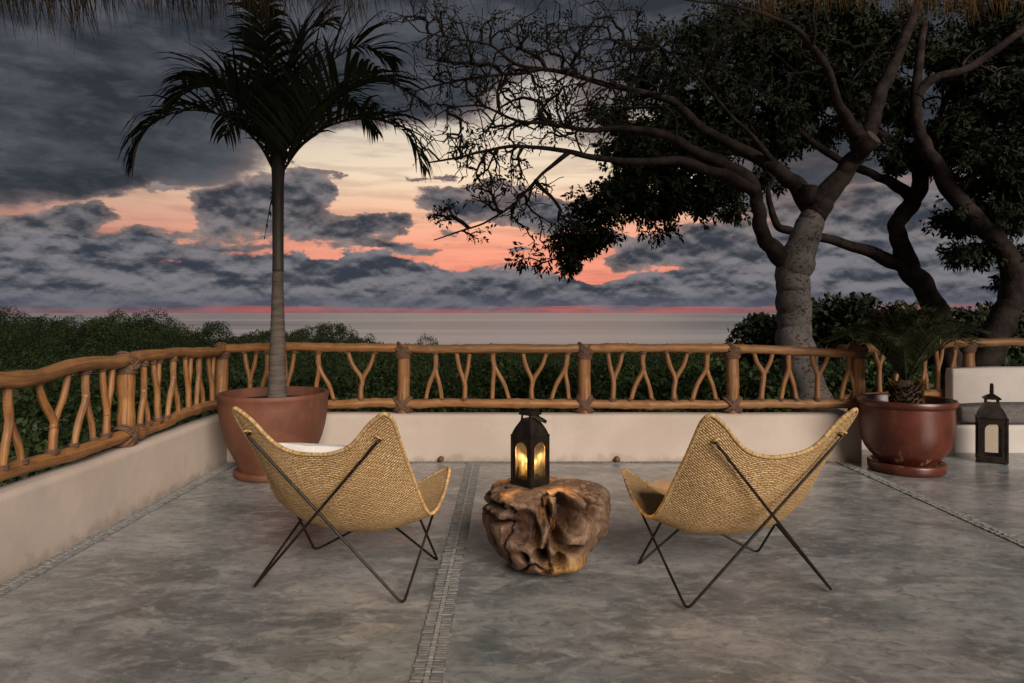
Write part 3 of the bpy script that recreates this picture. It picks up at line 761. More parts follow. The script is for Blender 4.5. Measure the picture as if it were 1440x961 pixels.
# ================================================================== PALM
def frond(root, pts, L0, width, n, hang, seed, mat, rr=.012, spread=.9, plane_up=None, tintv=None, curl=.25, vshape=.35, leafk=1.):
    """rachis through pts; leaflets along both sides. hang: how far the leaflets droop"""
    r = np.random.default_rng(int(seed * 10) + 1)
    c = spline(pts, 40)
    ra = MB().tube(c, np.linspace(rr, rr * .18, 40), 6).build('frond', mat, root)
    tt = np.linspace(.07, .995, n); Q = []; T = []
    tan = unit(np.gradient(c, axis=0))
    for s in (-1, 1):
        for t in tt:
            t2 = min(.999, max(0, t + r.normal() * .004)); i = t2 * 39; k = int(i); f = i - k
            p = c[k] * (1 - f) + c[min(k + 1, 39)] * f; d = tan[k]
            up = np.array((0, 0, 1.)); sd = np.cross(d, up)
            if np.linalg.norm(sd) < .25: sd = np.array((.8, -.6, 0))
            sd = unit(sd) * s; nrm = unit(np.cross(sd, d) * s)
            ln = L0 * leafk * (math.sin(math.pi * min(1, .18 + .80 * t)) ** .6) * r.uniform(.8, 1.12)
            dirv = unit(sd * spread * r.uniform(.7, 1.1) + d * (.55 + .6 * t) + nrm * (vshape * (1.7 - 1.5 * t) + r.normal() * .12))
            # three-segment ribbon bending down
            q = p; w = width * r.uniform(.8, 1.15); dv = dirv; segs = 4; step = ln / segs
            wid = [.55, 1., .9, .55, .06]
            sidev = unit(np.cross(dv, nrm) + r.normal(size=3) * .25)
            prevL = q + sidev * w * wid[0] * .5; prevR = q - sidev * w * wid[0] * .5
            tv = r.uniform(0, .5) if tintv is None else tintv * r.uniform(.4, 1)
            for g in range(segs):
                dv = unit(dv + np.array((0, 0, -1.)) * hang * (.35 + 1.05 * t) * (g + .6) * .28 + r.normal(size=3) * .03)
                q = q + dv * step
                l_ = q + sidev * w * wid[g + 1] * .5; r_ = q - sidev * w * wid[g + 1] * .5
                Q.append((prevL, prevR, r_, l_)); T.append(tv); prevL, prevR = l_, r_
    o = quads_mesh('leaflets', np.array(Q), mat, ra, T, world=True, kind='stuff')
    return ra
palm = thing('palm_tree', 'slender potted palm with ringed grey trunk and arching fronds', 'palm', (PX_, PY_, .62))
D0 = PY_
trunk_px = [(389.5, 566, 15), (390, 540, 13.5), (390, 510, 12.5), (390.5, 470, 11), (390.5, 430, 9.5), (390.5, 395, 8.4), (391, 378, 7.8)]
tp = spline([(*P(a, b, D0), w * D0 / FPX) for a, b, w in trunk_px], 60)
tp[:, 3] *= .9
rings = 1 + .035 * (np.arange(60) % 3 == 0)
MB().tube(tp[:, :3], tp[:, 3] * rings, 20).build('trunk', 'palm_trunk', palm)
cs = spline([(*P(a, b, D0), w * D0 / FPX) for a, b, w in [(391, 382, 7.9), (391, 360, 7.6), (391, 320, 7.8), (391, 280, 8), (391, 250, 8.5), (391.5, 232, 9.5), (392, 205, 6)]], 30)
MB().tube(cs[:, :3], cs[:, 3], 16).build('crownshaft', 'crownshaft', palm)
def F(seq, L0, n, hang, seed, width=.033, **k):
    frond(palm, [P(a, b, D0 + dd) for a, b, dd in seq], L0, width, int(n * 1.05), hang * .8, seed, 'palm_leaf', **{**dict(vshape=.55, leafk=1.42, spread=.95), **k})
F([(388, 245, 0), (362, 200, -.1), (318, 165, -.25), (258, 156, -.4), (206, 182, -.5), (184, 232, -.55)], .42, 46, .75, 1.1)
F([(395, 245, 0), (424, 205, -.05), (466, 176, -.15), (524, 168, -.3), (572, 188, -.4), (598, 236, -.45)], .44, 46, .7, 2.1)
F([(387, 238, 0), (372, 180, .1), (338, 130, .2), (292, 104, .35), (256, 112, .5)], .42, 44, .45, 3.1)
F([(396, 238, 0), (414, 165, .15), (452, 100, .3), (505, 66, .45), (556, 84, .6)], .48, 46, .45, 4.1)
F([(392, 230, 0), (392, 150, .1), (404, 90, .25), (432, 46, .4), (470, 26, .5)], .46, 44, .35, 5.1)
F([(391, 232, 0), (383, 150, -.15), (374, 80, -.35), (366, 20, -.55), (356, -50, -.7)], .40, 44, .9, 6.1, tintv=.9, vshape=.05, leafk=1.0)
F([(396, 236, 0), (425, 180, -.3), (470, 132, -.6), (530, 112, -.8), (592, 140, -.9)], .42, 44, .5, 7.1)
F([(387, 236, 0), (366, 175, -.2), (338, 138, -.4), (288, 122, -.6), (240, 140, -.7)], .40, 40, .5, 8.1)
F([(391, 236, 0), (380, 170, .5), (360, 140, .9), (330, 150, 1.3), (315, 190, 1.5)], .42, 40, .8, 9.1)
F([(393, 236, 0), (412, 160, .5), (445, 130, .9), (495, 140, 1.3), (530, 185, 1.5)], .42, 40, .8, 10.1)
F([(390, 262, 0), (386, 268, -.02), (380, 290, -.05), (372, 335, -.08)], .05, 8, .9, 13.1, width=.02)

# ================================================================== CYCAD
cyc = thing('cycad', 'dark spiky cycad rosette growing in the oxblood red pot', 'cycad', (QX, QY, .54))
m = MB(); pts = [(QX, QY, .52), (QX, QY, .60), (QX, QY, .68), (QX, QY, .75), (QX, QY, .79)]
m.tube(pts, [.115, .125, .12, .10, .05], 20); m.build('stem', 'soil', cyc)
Q = []
for i in range(420):
    a = rng.uniform(0, 2 * math.pi); z = rng.uniform(.55, .77); r0 = .105
    b = np.array((QX + r0 * math.cos(a), QY + r0 * math.sin(a), z)); d = unit(np.array((math.cos(a), math.sin(a), 1.1)))
    Q.append(leaf_quads(b[None], d[None], np.array([[-math.sin(a), math.cos(a), 0.3]]), .055, .016)[0])
quads_mesh('stem_scales', np.array(Q), 'thatch', cyc, rng.uniform(.2, 1, 420), kind='stuff')
for i in range(58):
    a = i * 2.399963 + rng.normal() * .1; t = (i + .5) / 58
    reach = (.18 + .56 * t) * rng.uniform(.88, 1.12); hgt = (.66 - .22 * t) * rng.uniform(.9, 1.08)
    ca, sa = math.cos(a), math.sin(a)
    end_drop = .02 + .20 * t
    pts = [(QX, QY, .76), (QX + ca * reach * .26, QY + sa * reach * .26, .76 + hgt * .52), (QX + ca * reach * .62, QY + sa * reach * .62, .76 + hgt * .93), (QX + ca * reach, QY + sa * reach, .76 + hgt - end_drop * .5)]
    frond(cyc, pts, .145, .0095, 64, .02, 20 + i, 'cycad_leaf', rr=.008, spread=1., vshape=.45)

# ================================================================== BUTTERFLY CHAIRS
def fillet_loop(pts, rads, seg=7):
    pts = [np.array(p, float) for p in pts]; n = len(pts); out = []
    for i in range(n):
        a, b, c = pts[i - 1], pts[i], pts[(i + 1) % n]
        u = unit(a - b); v = unit(c - b); ang = math.acos(max(-1, min(1, u.dot(v)))); d = rads[i] / math.tan(ang / 2)
        d = min(d, .3 * np.linalg.norm(a - b)); p0, p1 = b + u * d, b + v * d
        for t in np.linspace(0, 1, seg): out.append((1 - t) ** 2 * p0 + 2 * t * (1 - t) * b + t * t * p1)
    # subdivide straight runs
    res = []
    for i in range(len(out)):
        a, b = out[i], out[(i + 1) % len(out)]; k = 1 if np.linalg.norm(b - a) < .08 else 6
        for t in range(k): res.append(a + (b - a) * t / k)
    return np.array(res)
def sling_grid():
    H = [  # half rows: x from 0 to edge, back (row 0) to front (row 4)
        [(0, -.405, .722), (.17, -.415, .756), (.300, -.437, .880), (.405, -.460, .958)],
        [(0, -.285, .470), (.20, -.272, .505), (.310, -.248, .562), (.398, -.214, .640)],
        [(0, -.050, .262), (.21, -.038, .284), (.325, -.012, .320), (.415, .012, .362)],
        [(0, .225, .290), (.20, .228, .312), (.320, .232, .345), (.415, .238, .388)],
        [(0, .420, .372), (.19, .430, .398), (.290, .445, .445), (.382, .470, .508)]]
    return np.array([[(-x, y, z) for x, y, z in r[:0:-1]] + [tuple(p) for p in r] for r in H], float)   # 5 x 7 x 3
SL = sling_grid()
def sling_surface(nu, nv):
    """surface sampled with its four corners rounded off; returns points and fibre coordinates"""
    A = 161
    rows = np.stack([spline(SL[i], A) for i in range(5)]); G = np.stack([spline(rows[:, j], A) for j in range(A)], 1)
    U, V = np.meshgrid(np.linspace(0, 1, nu), np.linspace(0, 1, nv))
    ru, rv = .07, .06
    a = np.maximum(0, (ru - np.minimum(U, 1 - U)) / ru); b = np.maximum(0, (rv - np.minimum(V, 1 - V)) / rv)
    a2 = a * np.sqrt(1 - b * b / 2); b2 = b * np.sqrt(1 - a * a / 2)
    U2 = np.where(U < .5, U + (a - a2) * ru, U - (a - a2) * ru); V2 = np.where(V < .5, V + (b - b2) * rv, V - (b - b2) * rv)
    x = np.clip(U2 * (A - 1), 0, A - 1.001); y = np.clip(V2 * (A - 1), 0, A - 1.001); i = y.astype(int); j = x.astype(int); fy = (y - i)[..., None]; fx = (x - j)[..., None]
    S = G[i, j] * (1 - fx) * (1 - fy) + G[i, j + 1] * fx * (1 - fy) + G[i + 1, j] * (1 - fx) * fy + G[i + 1, j + 1] * fx * fy
    return S, U2 * 1.0, V2 * 1.35
def make_chair(label, loc, rz):
    t = thing('butterfly_chair', label, 'chair', loc, rz, 'woven butterfly chairs')
    S, UU, VV = sling_surface(81, 91); nv, nu, _ = S.shape
    # small unevenness of hand weaving
    for i in range(nv):
        for j in range(nu): S[i, j, 2] += .004 * noise.noise(Vector((S[i, j, 0] * 9, S[i, j, 1] * 9, loc[0])))
    du = np.gradient(S, axis=1); dv = np.gradient(S, axis=0); N = unit(np.cross(du, dv)); N[N[..., 2] > 0] *= -1
    th = .011; B = S + N * th
    V = np.concatenate([S.reshape(-1, 3), B.reshape(-1, 3)]); off = nv * nu; F = []; UV = []
    for i in range(nv - 1):
        for j in range(nu - 1):
            q = [i * nu + j, i * nu + j + 1, (i + 1) * nu + j + 1, (i + 1) * nu + j]
            uv = [(UU[a_, b_], VV[a_, b_]) for a_, b_ in ((i, j), (i, j + 1), (i + 1, j + 1), (i + 1, j))]
            F.append(q); UV.append(uv); F.append([k + off for k in q[::-1]]); UV.append(uv[::-1])
    sling = MB().add(V, F, UV).build('sling_seat', 'weave', t, world=False)
    mid = (S + B) / 2
    bd = np.concatenate([mid[0, :-1], mid[:-1, -1], mid[-1, :0:-1], mid[:0:-1, 0]])
    # soften the four corners of the edge roll
    for _ in range(2): bd = (np.roll(bd, 1, 0) + 2 * bd + np.roll(bd, -1, 0)) / 4
    MB().tube(bd, .0098, 9, closed=True).build('edge_binding', 'binding', sling, world=False)
    # corner pockets seen from outside
    BL, BR = (-.335, -.408, .812), (.335, -.408, .812); FL, FR = (-.350, .425, .425), (.350, .425, .425)
    bl, br, fl, fr = (-.400, -.285, .0085), (.400, -.285, .0085), (-.375, .285, .0085), (.375, .285, .0085)
    def top(p, q): return np.array(p, float)
    off = np.array((0, -.016, -.012)); offf = np.array((0, .014, -.024))
    ins = np.array((0, .055, -.004))
    for loop in ((np.array(BL) + ins, np.array(BL) + off, br, np.array(FR) + offf, fl), (np.array(BR) + ins, np.array(BR) + off, bl, np.array(FL) + offf, fr)):
        pts = fillet_loop(loop, (.012, .012, .030, .012, .030))
        MB().tube(pts, .0068, 8, closed=True).build('frame_loop', 'iron', t, world=False)
    # fibre ties where the rods meet the sling
    for sx in (-1, 1):
        MB().tube([(sx * .318, -.415, .815), (sx * .330, -.436, .822), (sx * .345, -.436, .818), (sx * .352, -.412, .806)], .005, 6).build('tie', 'binding', t, world=False)
    return t
ch1 = make_chair('woven butterfly chair nearer the palm pot, white cushion showing over its back', (-.806, 3.575, 0), R(-13.5))
ch2 = make_chair('woven butterfly chair nearer the cycad pot, white cushion showing at its open side', (1.145, 3.525, 0), R(15))
def cushion(label, ch, center, size, rx, rz):
    n = 26; V = []; F = []
    g = np.linspace(-1, 1, n)
    for s in (1, -1):
        for a in g:
            for b in g:
                e = max(0, 1 - abs(a) ** 3.2) * max(0, 1 - abs(b) ** 3.2)
                pin = 1 - .07 * (1 - a * a) * (abs(b) ** 4) * 0 - .06 * ((1 - a * a) * abs(b) ** 6 + (1 - b * b) * abs(a) ** 6)
                z = s * size[2] * (e ** .5) * .5 + .006 * noise.noise(Vector((a * 2.2, b * 2.2, s * 3.)))
                V.append((a * size[0] / 2 * pin, b * size[1] / 2 * pin, z))
    for s in range(2):
        for i in range(n - 1):
            for j in range(n - 1):
                f = [s * n * n + i * n + j, s * n * n + (i + 1) * n + j, s * n * n + (i + 1) * n + j + 1, s * n * n + i * n + j + 1]
                F.append(f if s == 0 else f[::-1])
    o = MB().add(V, F).build('seat_cushion', 'cushion')
    o.location = center; o.rotation_euler = (rx, 0, rz)
    import bmesh
    bm = bmesh.new(); bm.from_mesh(o.data); bmesh.ops.remove_doubles(bm, verts=bm.verts, dist=1e-5); bm.to_mesh(o.data); bm.free()
    tag(o, label, 'cushion')
def loc_of(ch, p):
    a = ch.rotation_euler[2]; x, y, z = p
    return (ch.location[0] + x * math.cos(a) - y * math.sin(a), ch.location[1] + x * math.sin(a) + y * math.cos(a), z)
cushion('white cushion leaning in the woven chair nearer the palm pot', ch1, loc_of(ch1, (-.02, -.225, .590)), (.50, .38, .11), R(-58), ch1.rotation_euler[2])
cushion('white cushion lying on the seat of the woven chair nearer the cycad pot', ch2, loc_of(ch2, (-.10, .05, .478)), (.50, .38, .12), R(-8), ch2.rotation_euler[2])

# ================================================================== ROOT STUMP TABLE
SX, SY, SH = .215, 3.76, .440
def build_stump():
    nth, nz = 220, 120
    V = []; recess_shade = []; ochre = []
    sc = SY / FPX
    def feat_xy(px, py):  # pixel on the near side -> (angle, height)
        dx = (px - 767) * (SY - .27) / FPX; th = math.asin(max(-.98, min(.98, dx / .345))); z = EYE - (py - HY) * (SY - .30) / FPX
        return th, z
    # (px, py, angular radius px, height radius px, inward depth, dark wood with painted recess shade, ochre)
    feats = [(799, 727, 24, 22, .24, 1, 0), (781, 757, 11, 15, .20, 1, 0), (766, 716, 4.5, 24, .10, .6, 0), (727, 742, 26, 24, .10, .9, 0), (754, 782, 10, 10, .17, 1, 0),
             (727, 787, 8, 8, .12, .8, 0), (672, 722, 58, 5, .10, .4, 0), (672, 741, 62, 6.5, .12, .7, 0), (836, 716, 9, 13, .07, .7, 0), (815, 697, 14, 3.5, .05, .5, 0), (786, 690, 12, 4, .05, .5, 0),
             (757, 722, 7, 20, .05, .9, .4), (800, 772, 15, 6, .09, 1, 0), (782, 786, 9, 9, .11, 1, 0), (745, 757, 10, 16, .05, 1, .2),
             (803, 797, 24, 15, -.075, 0, 1.0), (770, 803, 14, 8, -.02, 0, .9), (775, 745, 5, 22, -.035, .5, .6), (766, 708, 6, 12, -.03, 0, 0),
             (815, 725, 9, 30, -.02, 0, 0), (845, 745, 12, 30, -.02, 0, 0), (700, 695, 30, 14, -.025, 0, 0), (822, 683, 20, 8, -.02, 0, 0), (712, 770, 14, 20, -.01, .1, 0)]
    ft = [(*feat_xy(f[0], f[1]), f[2] * .0036 / .345, f[3] * .0036, *f[4:]) for f in feats]
    prof = [(0, .005), (.10, .004), (.20, .012), (.27, .05), (.305, .10), (.325, .16), (.340, .22), (.346, .28), (.345, .33), (.330, .375), (.300, .405), (.25, .420), (.16, SH), (.07, SH + .001), (0, SH)]
    pf = spline(prof, nz)
    for i, (r0, z0) in enumerate(pf):
        r0 = max(r0, 0)
        for k in range(nth):
            a = -math.pi + k * 2 * math.pi / nth       # 0 faces the camera
            side = min(1, max(0, (z0 - .0) / .04)) * min(1, max(0, (r0 - .12) / .14))
            lob = 1 + .045 * math.sin(3 * a + 1.1 + z0 * 4) + .035 * math.sin(5 * a - .7) + (.03 * math.sin(8 * a + z0 * 16))
            # lower half drawn in on both flanks, ragged
            low = max(0, (.24 - z0) / .24)
            r = r0 * (lob if r0 > .2 else 1 + (lob - 1) * r0 / .2)
            r *= 1 - .10 * low * (math.sin(a) < -.2) * min(1, -math.sin(a)) - .16 * max(0, (.17 - z0) / .17) * max(0, math.sin(a))
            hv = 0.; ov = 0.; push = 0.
            for (th, zc, ra, rz_, dep, recess, oc) in ft:
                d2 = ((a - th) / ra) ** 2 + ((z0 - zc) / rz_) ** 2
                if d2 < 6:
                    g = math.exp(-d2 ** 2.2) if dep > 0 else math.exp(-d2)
                    push -= dep * g; hv += 1.5 * recess * g; ov += oc * g
            p = Vector((r * math.sin(a) * 1.0, -r * math.cos(a), z0))
            n1 = noise.fractal(p * 4.2 + Vector((3, 1, 7)), 1.1, 2.0, 4)
            rd = 1 - abs(noise.noise(Vector((p.x * 4.6, p.y * 4.6, p.z * 2.6)) + Vector((9, 2, 1)) + Vector((n1, n1, 0)) * .6))
            crease = -.055 * (max(0, rd - .88) / .12) ** 1.5
            back = max(0., -math.cos(a))
            hole = 0
            rr = r + side * (push + .022 * n1 + crease * (1 - .4 * back) + .006 * noise.noise(p * 20))
            rr = max(rr, r * .25)
            z = z0
            if z0 > .36:
                topn = min(1, (z0 - .36) / .05)
                z += topn * (.010 * noise.noise(p * 7) - .018 * max(0, rd - .90) / .10)
                z -= .075 * math.exp(-((p.x - .085) / .035) ** 2 - ((p.y - .17) / .06) ** 2) * topn      # hollow behind the lantern
                z += .012 * math.exp(-((p.x - .19) / .10) ** 2 - ((p.y - .05) / .15) ** 2) * topn
                flat = math.exp(-((p.x + .09) / .15) ** 4 - ((p.y - .0) / .15) ** 4)
                z = z * (1 - flat) + (SH + .001) * flat if r0 < .29 else z
            hv += .75 * max(0, rd - .88) / .12 + .45 * low  # creases and lower part take the painted shade too
            V.append((SX + rr * math.sin(a), SY - rr * math.cos(a), max(z, .002)))
            recess_shade.append(min(1, max(0, hv)) * side); ochre.append(min(1, max(0, ov)))
    F = []
    for i in range(nz - 1):
        for k in range(nth):
            k2 = (k + 1) % nth; F.append([i * nth + k, i * nth + k2, (i + 1) * nth + k2, (i + 1) * nth + k])
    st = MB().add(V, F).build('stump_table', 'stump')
    for nm, vals in (('recess_shade', recess_shade), ('ochre', ochre)):
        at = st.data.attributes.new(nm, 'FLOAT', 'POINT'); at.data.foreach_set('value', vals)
    st.data.set_sharp_from_angle(angle=R(75))
    tag(st, 'gnarled weathered tree-root stump used as a side table between the chairs', 'side table')
build_stump()

# ================================================================== LANTERNS
def make_lantern(label, loc, rz, scale, handle_up):
    """square metal lantern, unit size: 0.140 wide, body 0.275 high"""
    t = thing('lantern', label, 'lantern', loc, rz, None, scale)
    W = .140; h = W / 2
    MB().box((-h - .006, -h - .006, 0.008), (h + .006, h + .006, .024)).build('base_plate', 'lantern', t, False, False)
    for sx in (-1, 1):
        for sy in (-1, 1):
            MB().lathe([(0, 0), (.010, 0), (.012, .005), (.010, .0085), (0, .009)], (sx * (h - .008), sy * (h - .008), 0), 12).build('foot', 'lantern', t, False)
    # four arched side panels with panes
    z0, z1 = .024, .272
    ww = .043; wb, wt = .044, .200
    arch = [(-ww, wb), (ww, wb), (ww, wt)] + [(ww * math.cos(a), wt + ww * math.sin(a)) for a in np.linspace(0, math.pi, 15)[1:-1]] + [(-ww, wt)]
    def outer(p):  # project the arch point to the panel outline
        x, z = p; cx, cz = 0, .15; dx, dz = x - cx, z - cz
        k = min((h / abs(dx)) if abs(dx) > 1e-6 else 9, ((z1 - cz) / dz if dz > 0 else (z0 - cz) / dz) if abs(dz) > 1e-6 else 9)
        return (cx + dx * k, cz + dz * k)
    ring = []
    for i, p in enumerate(arch): ring.append(p)
    outs = [outer(p) for p in ring]
    # snap nearest outer points to the true corners
    for cx, cz in ((-h, z0), (h, z0), (h, z1), (-h, z1)):
        j = min(range(len(outs)), key=lambda q: (outs[q][0] - cx) ** 2 + (outs[q][1] - cz) ** 2); outs[j] = (cx, cz)
    n = len(ring)
    for k in range(4):
        a = k * math.pi / 2; ca, sa = math.cos(a), math.sin(a)
        def W3(x, y, z): return (x * ca - y * sa, x * sa + y * ca, z)
        V = []
        for yy in (-h - .001, -h + .005):
            V += [W3(x, yy, z) for x, z in ring] + [W3(x, yy, z) for x, z in outs]
        F = []
        for i in range(n):
            j = (i + 1) % n
            F += [[i, j, n + j, n + i][::-1], [2 * n + i, 2 * n + j, 3 * n + j, 3 * n + i], [i, j, 2 * n + j, 2 * n + i], [n + i, n + j, 3 * n + j, 3 * n + i][::-1]]
        MB().add(V, F).build('side_panel', 'lantern', t, False, False)
        m = MB(); V = [W3(x, -h + .0062, z) for x, z in ((-ww - .004, wb - .004), (ww + .004, wb - .004), (ww + .004, wt + ww + .004), (-ww - .004, wt + ww + .004))] + \
                     [W3(x, -h + .0082, z) for x, z in ((-ww - .004, wb - .004), (ww + .004, wb - .004), (ww + .004, wt + ww + .004), (-ww - .004, wt + ww + .004))]
        m.add(V, [(0, 1, 2, 3), (7, 6, 5, 4), (0, 4, 5, 1), (1, 5, 6, 2), (2, 6, 7, 3), (3, 7, 4, 0)]).build('pane', 'glass', t, False, False)
    # corner posts, shoulder band, curved hood, neck, cap
    for sx in (-1, 1):
        for sy in (-1, 1): MB().box((sx * h - .0055, sy * h - .0055, .022), (sx * h + .0055, sy * h + .0055, .273)).build('corner_post', 'lantern', t, False, False)
    def sq(prof, name):
        V = []; F = []
        for (r, z) in prof: V += [(-r, -r, z), (r, -r, z), (r, r, z), (-r, r, z)]
        for i in range(len(prof) - 1):
            for k in range(4): F.append([i * 4 + k, i * 4 + (k + 1) % 4, (i + 1) * 4 + (k + 1) % 4, (i + 1) * 4 + k])
        F.append([3, 2, 1, 0]); F.append([(len(prof) - 1) * 4 + k for k in range(4)])
        return MB().add(V, F).build(name, 'lantern', t, False, False)
    sq([(h + .005, .270), (h + .007, .272), (h + .007, .277), (h + .003, .279)], 'shoulder_band')
    hood = [(h + .002, .279), (h - .002, .292), (h - .009, .310), (h - .018, .328), (h - .027, .344), (h - .033, .356), (h - .034, .366)]
    auto_smooth(sq(hood, 'hood'), 30)
    for sx in (-1, 1):
        for sy in (-1, 1): MB().box((sx * .031 - .004, sy * .031 - .004, .365), (sx * .031 + .004, sy * .031 + .004, .388)).build('neck_post', 'lantern', t, False, False)
    sq([(.043, .386), (.045, .389), (.045, .393), (.036, .402), (.016, .416), (.006, .420)], 'cap')
    # strap handle
    m = MB(); pts = []
    L = .088
    for a in np.linspace(0, math.pi, 19): pts.append((.040 * math.cos(a), math.sin(a) ** .5 * L if handle_up else math.sin(a) ** .6 * .098))
    V = []; F = []
    th = R(0) if handle_up else R(118)
    for (x, l) in pts:
        d = np.array((0, math.sin(th), math.cos(th))); wv = np.array((0, math.cos(th), -math.sin(th)))
        c = np.array((x, 0, .392)) + d * l
        nx = np.array((x, 0, 0)) / .04
        for (a, b) in ((-1, 0), (1, 0), (1, 1), (-1, 1)):
            V.append(c + wv * a * .0075 + (nx + d * (l / L)) * b * .0035)
    for i in range(len(pts) - 1):
        for k in range(4): F.append([i * 4 + k, i * 4 + (k + 1) % 4, (i + 1) * 4 + (k + 1) % 4, (i + 1) * 4 + k])
    F.append([0, 1, 2, 3]); F.append([(len(pts) - 1) * 4 + k for k in (3, 2, 1, 0)])
    m.add(V, F); o = m.build('handle', 'lantern', t, False, False)
    if handle_up: o.rotation_euler = (0, 0, R(78))
    return t
LZ = SH - .004
LX, LY = (745.5 - CX) / FPX * 3.74, 3.74
lan = make_lantern('black metal lantern with glowing candles standing on the root stump', (LX, LY, LZ), R(45), 1.0, False)
for c in lan.children:
    if c.name.startswith('handle'): c.rotation_euler = (0, 0, R(-135))
def candle(x, y, hgt, r):
    t = thing('candle', 'lit cream pillar candle inside the lantern on the stump', 'candle', (x, y, LZ + .024), 0, 'candles in the lantern')
    MB().lathe([(0, 0), (r, 0), (r, hgt - .004), (r * .9, hgt), (r * .55, hgt - .005), (0, hgt - .006)], (0, 0, 0), 20).build('wax_body', 'wax', t, False)
    MB().tube([(0, 0, hgt - .007), (.001, 0, hgt + .003)], .0012, 6).build('wick', 'iron', t, False)
    MB().lathe([(0, hgt), (.0050, hgt + .004), (.0075, hgt + .012), (.0065, hgt + .022), (.003, hgt + .034), (0, hgt + .042)], (0, 0, 0), 12).build('flame', 'flame', t, False)
    ld = bpy.data.lights.new('candle_light', 'POINT'); ld.energy = 5.5; ld.color = (1, .55, .18); ld.shadow_soft_size = .012
    lo = bpy.data.objects.new('candle_light', ld); COL.objects.link(lo); lo.parent = t; lo.location = (0, 0, hgt + .052)
candle(LX - .018, LY - .030, .066, .017)
candle(LX + .022, LY - .034, .060, .016)
candle(LX + .046, LY + .016, .078, .016)
candle(LX - .040, LY + .022, .074, .017)
make_lantern('unlit tall dark lantern with upright handle on the floor before the bench', ((1394.5 - CX) / FPX * 6.33, 6.33, .0), R(-28), 1.50, True)

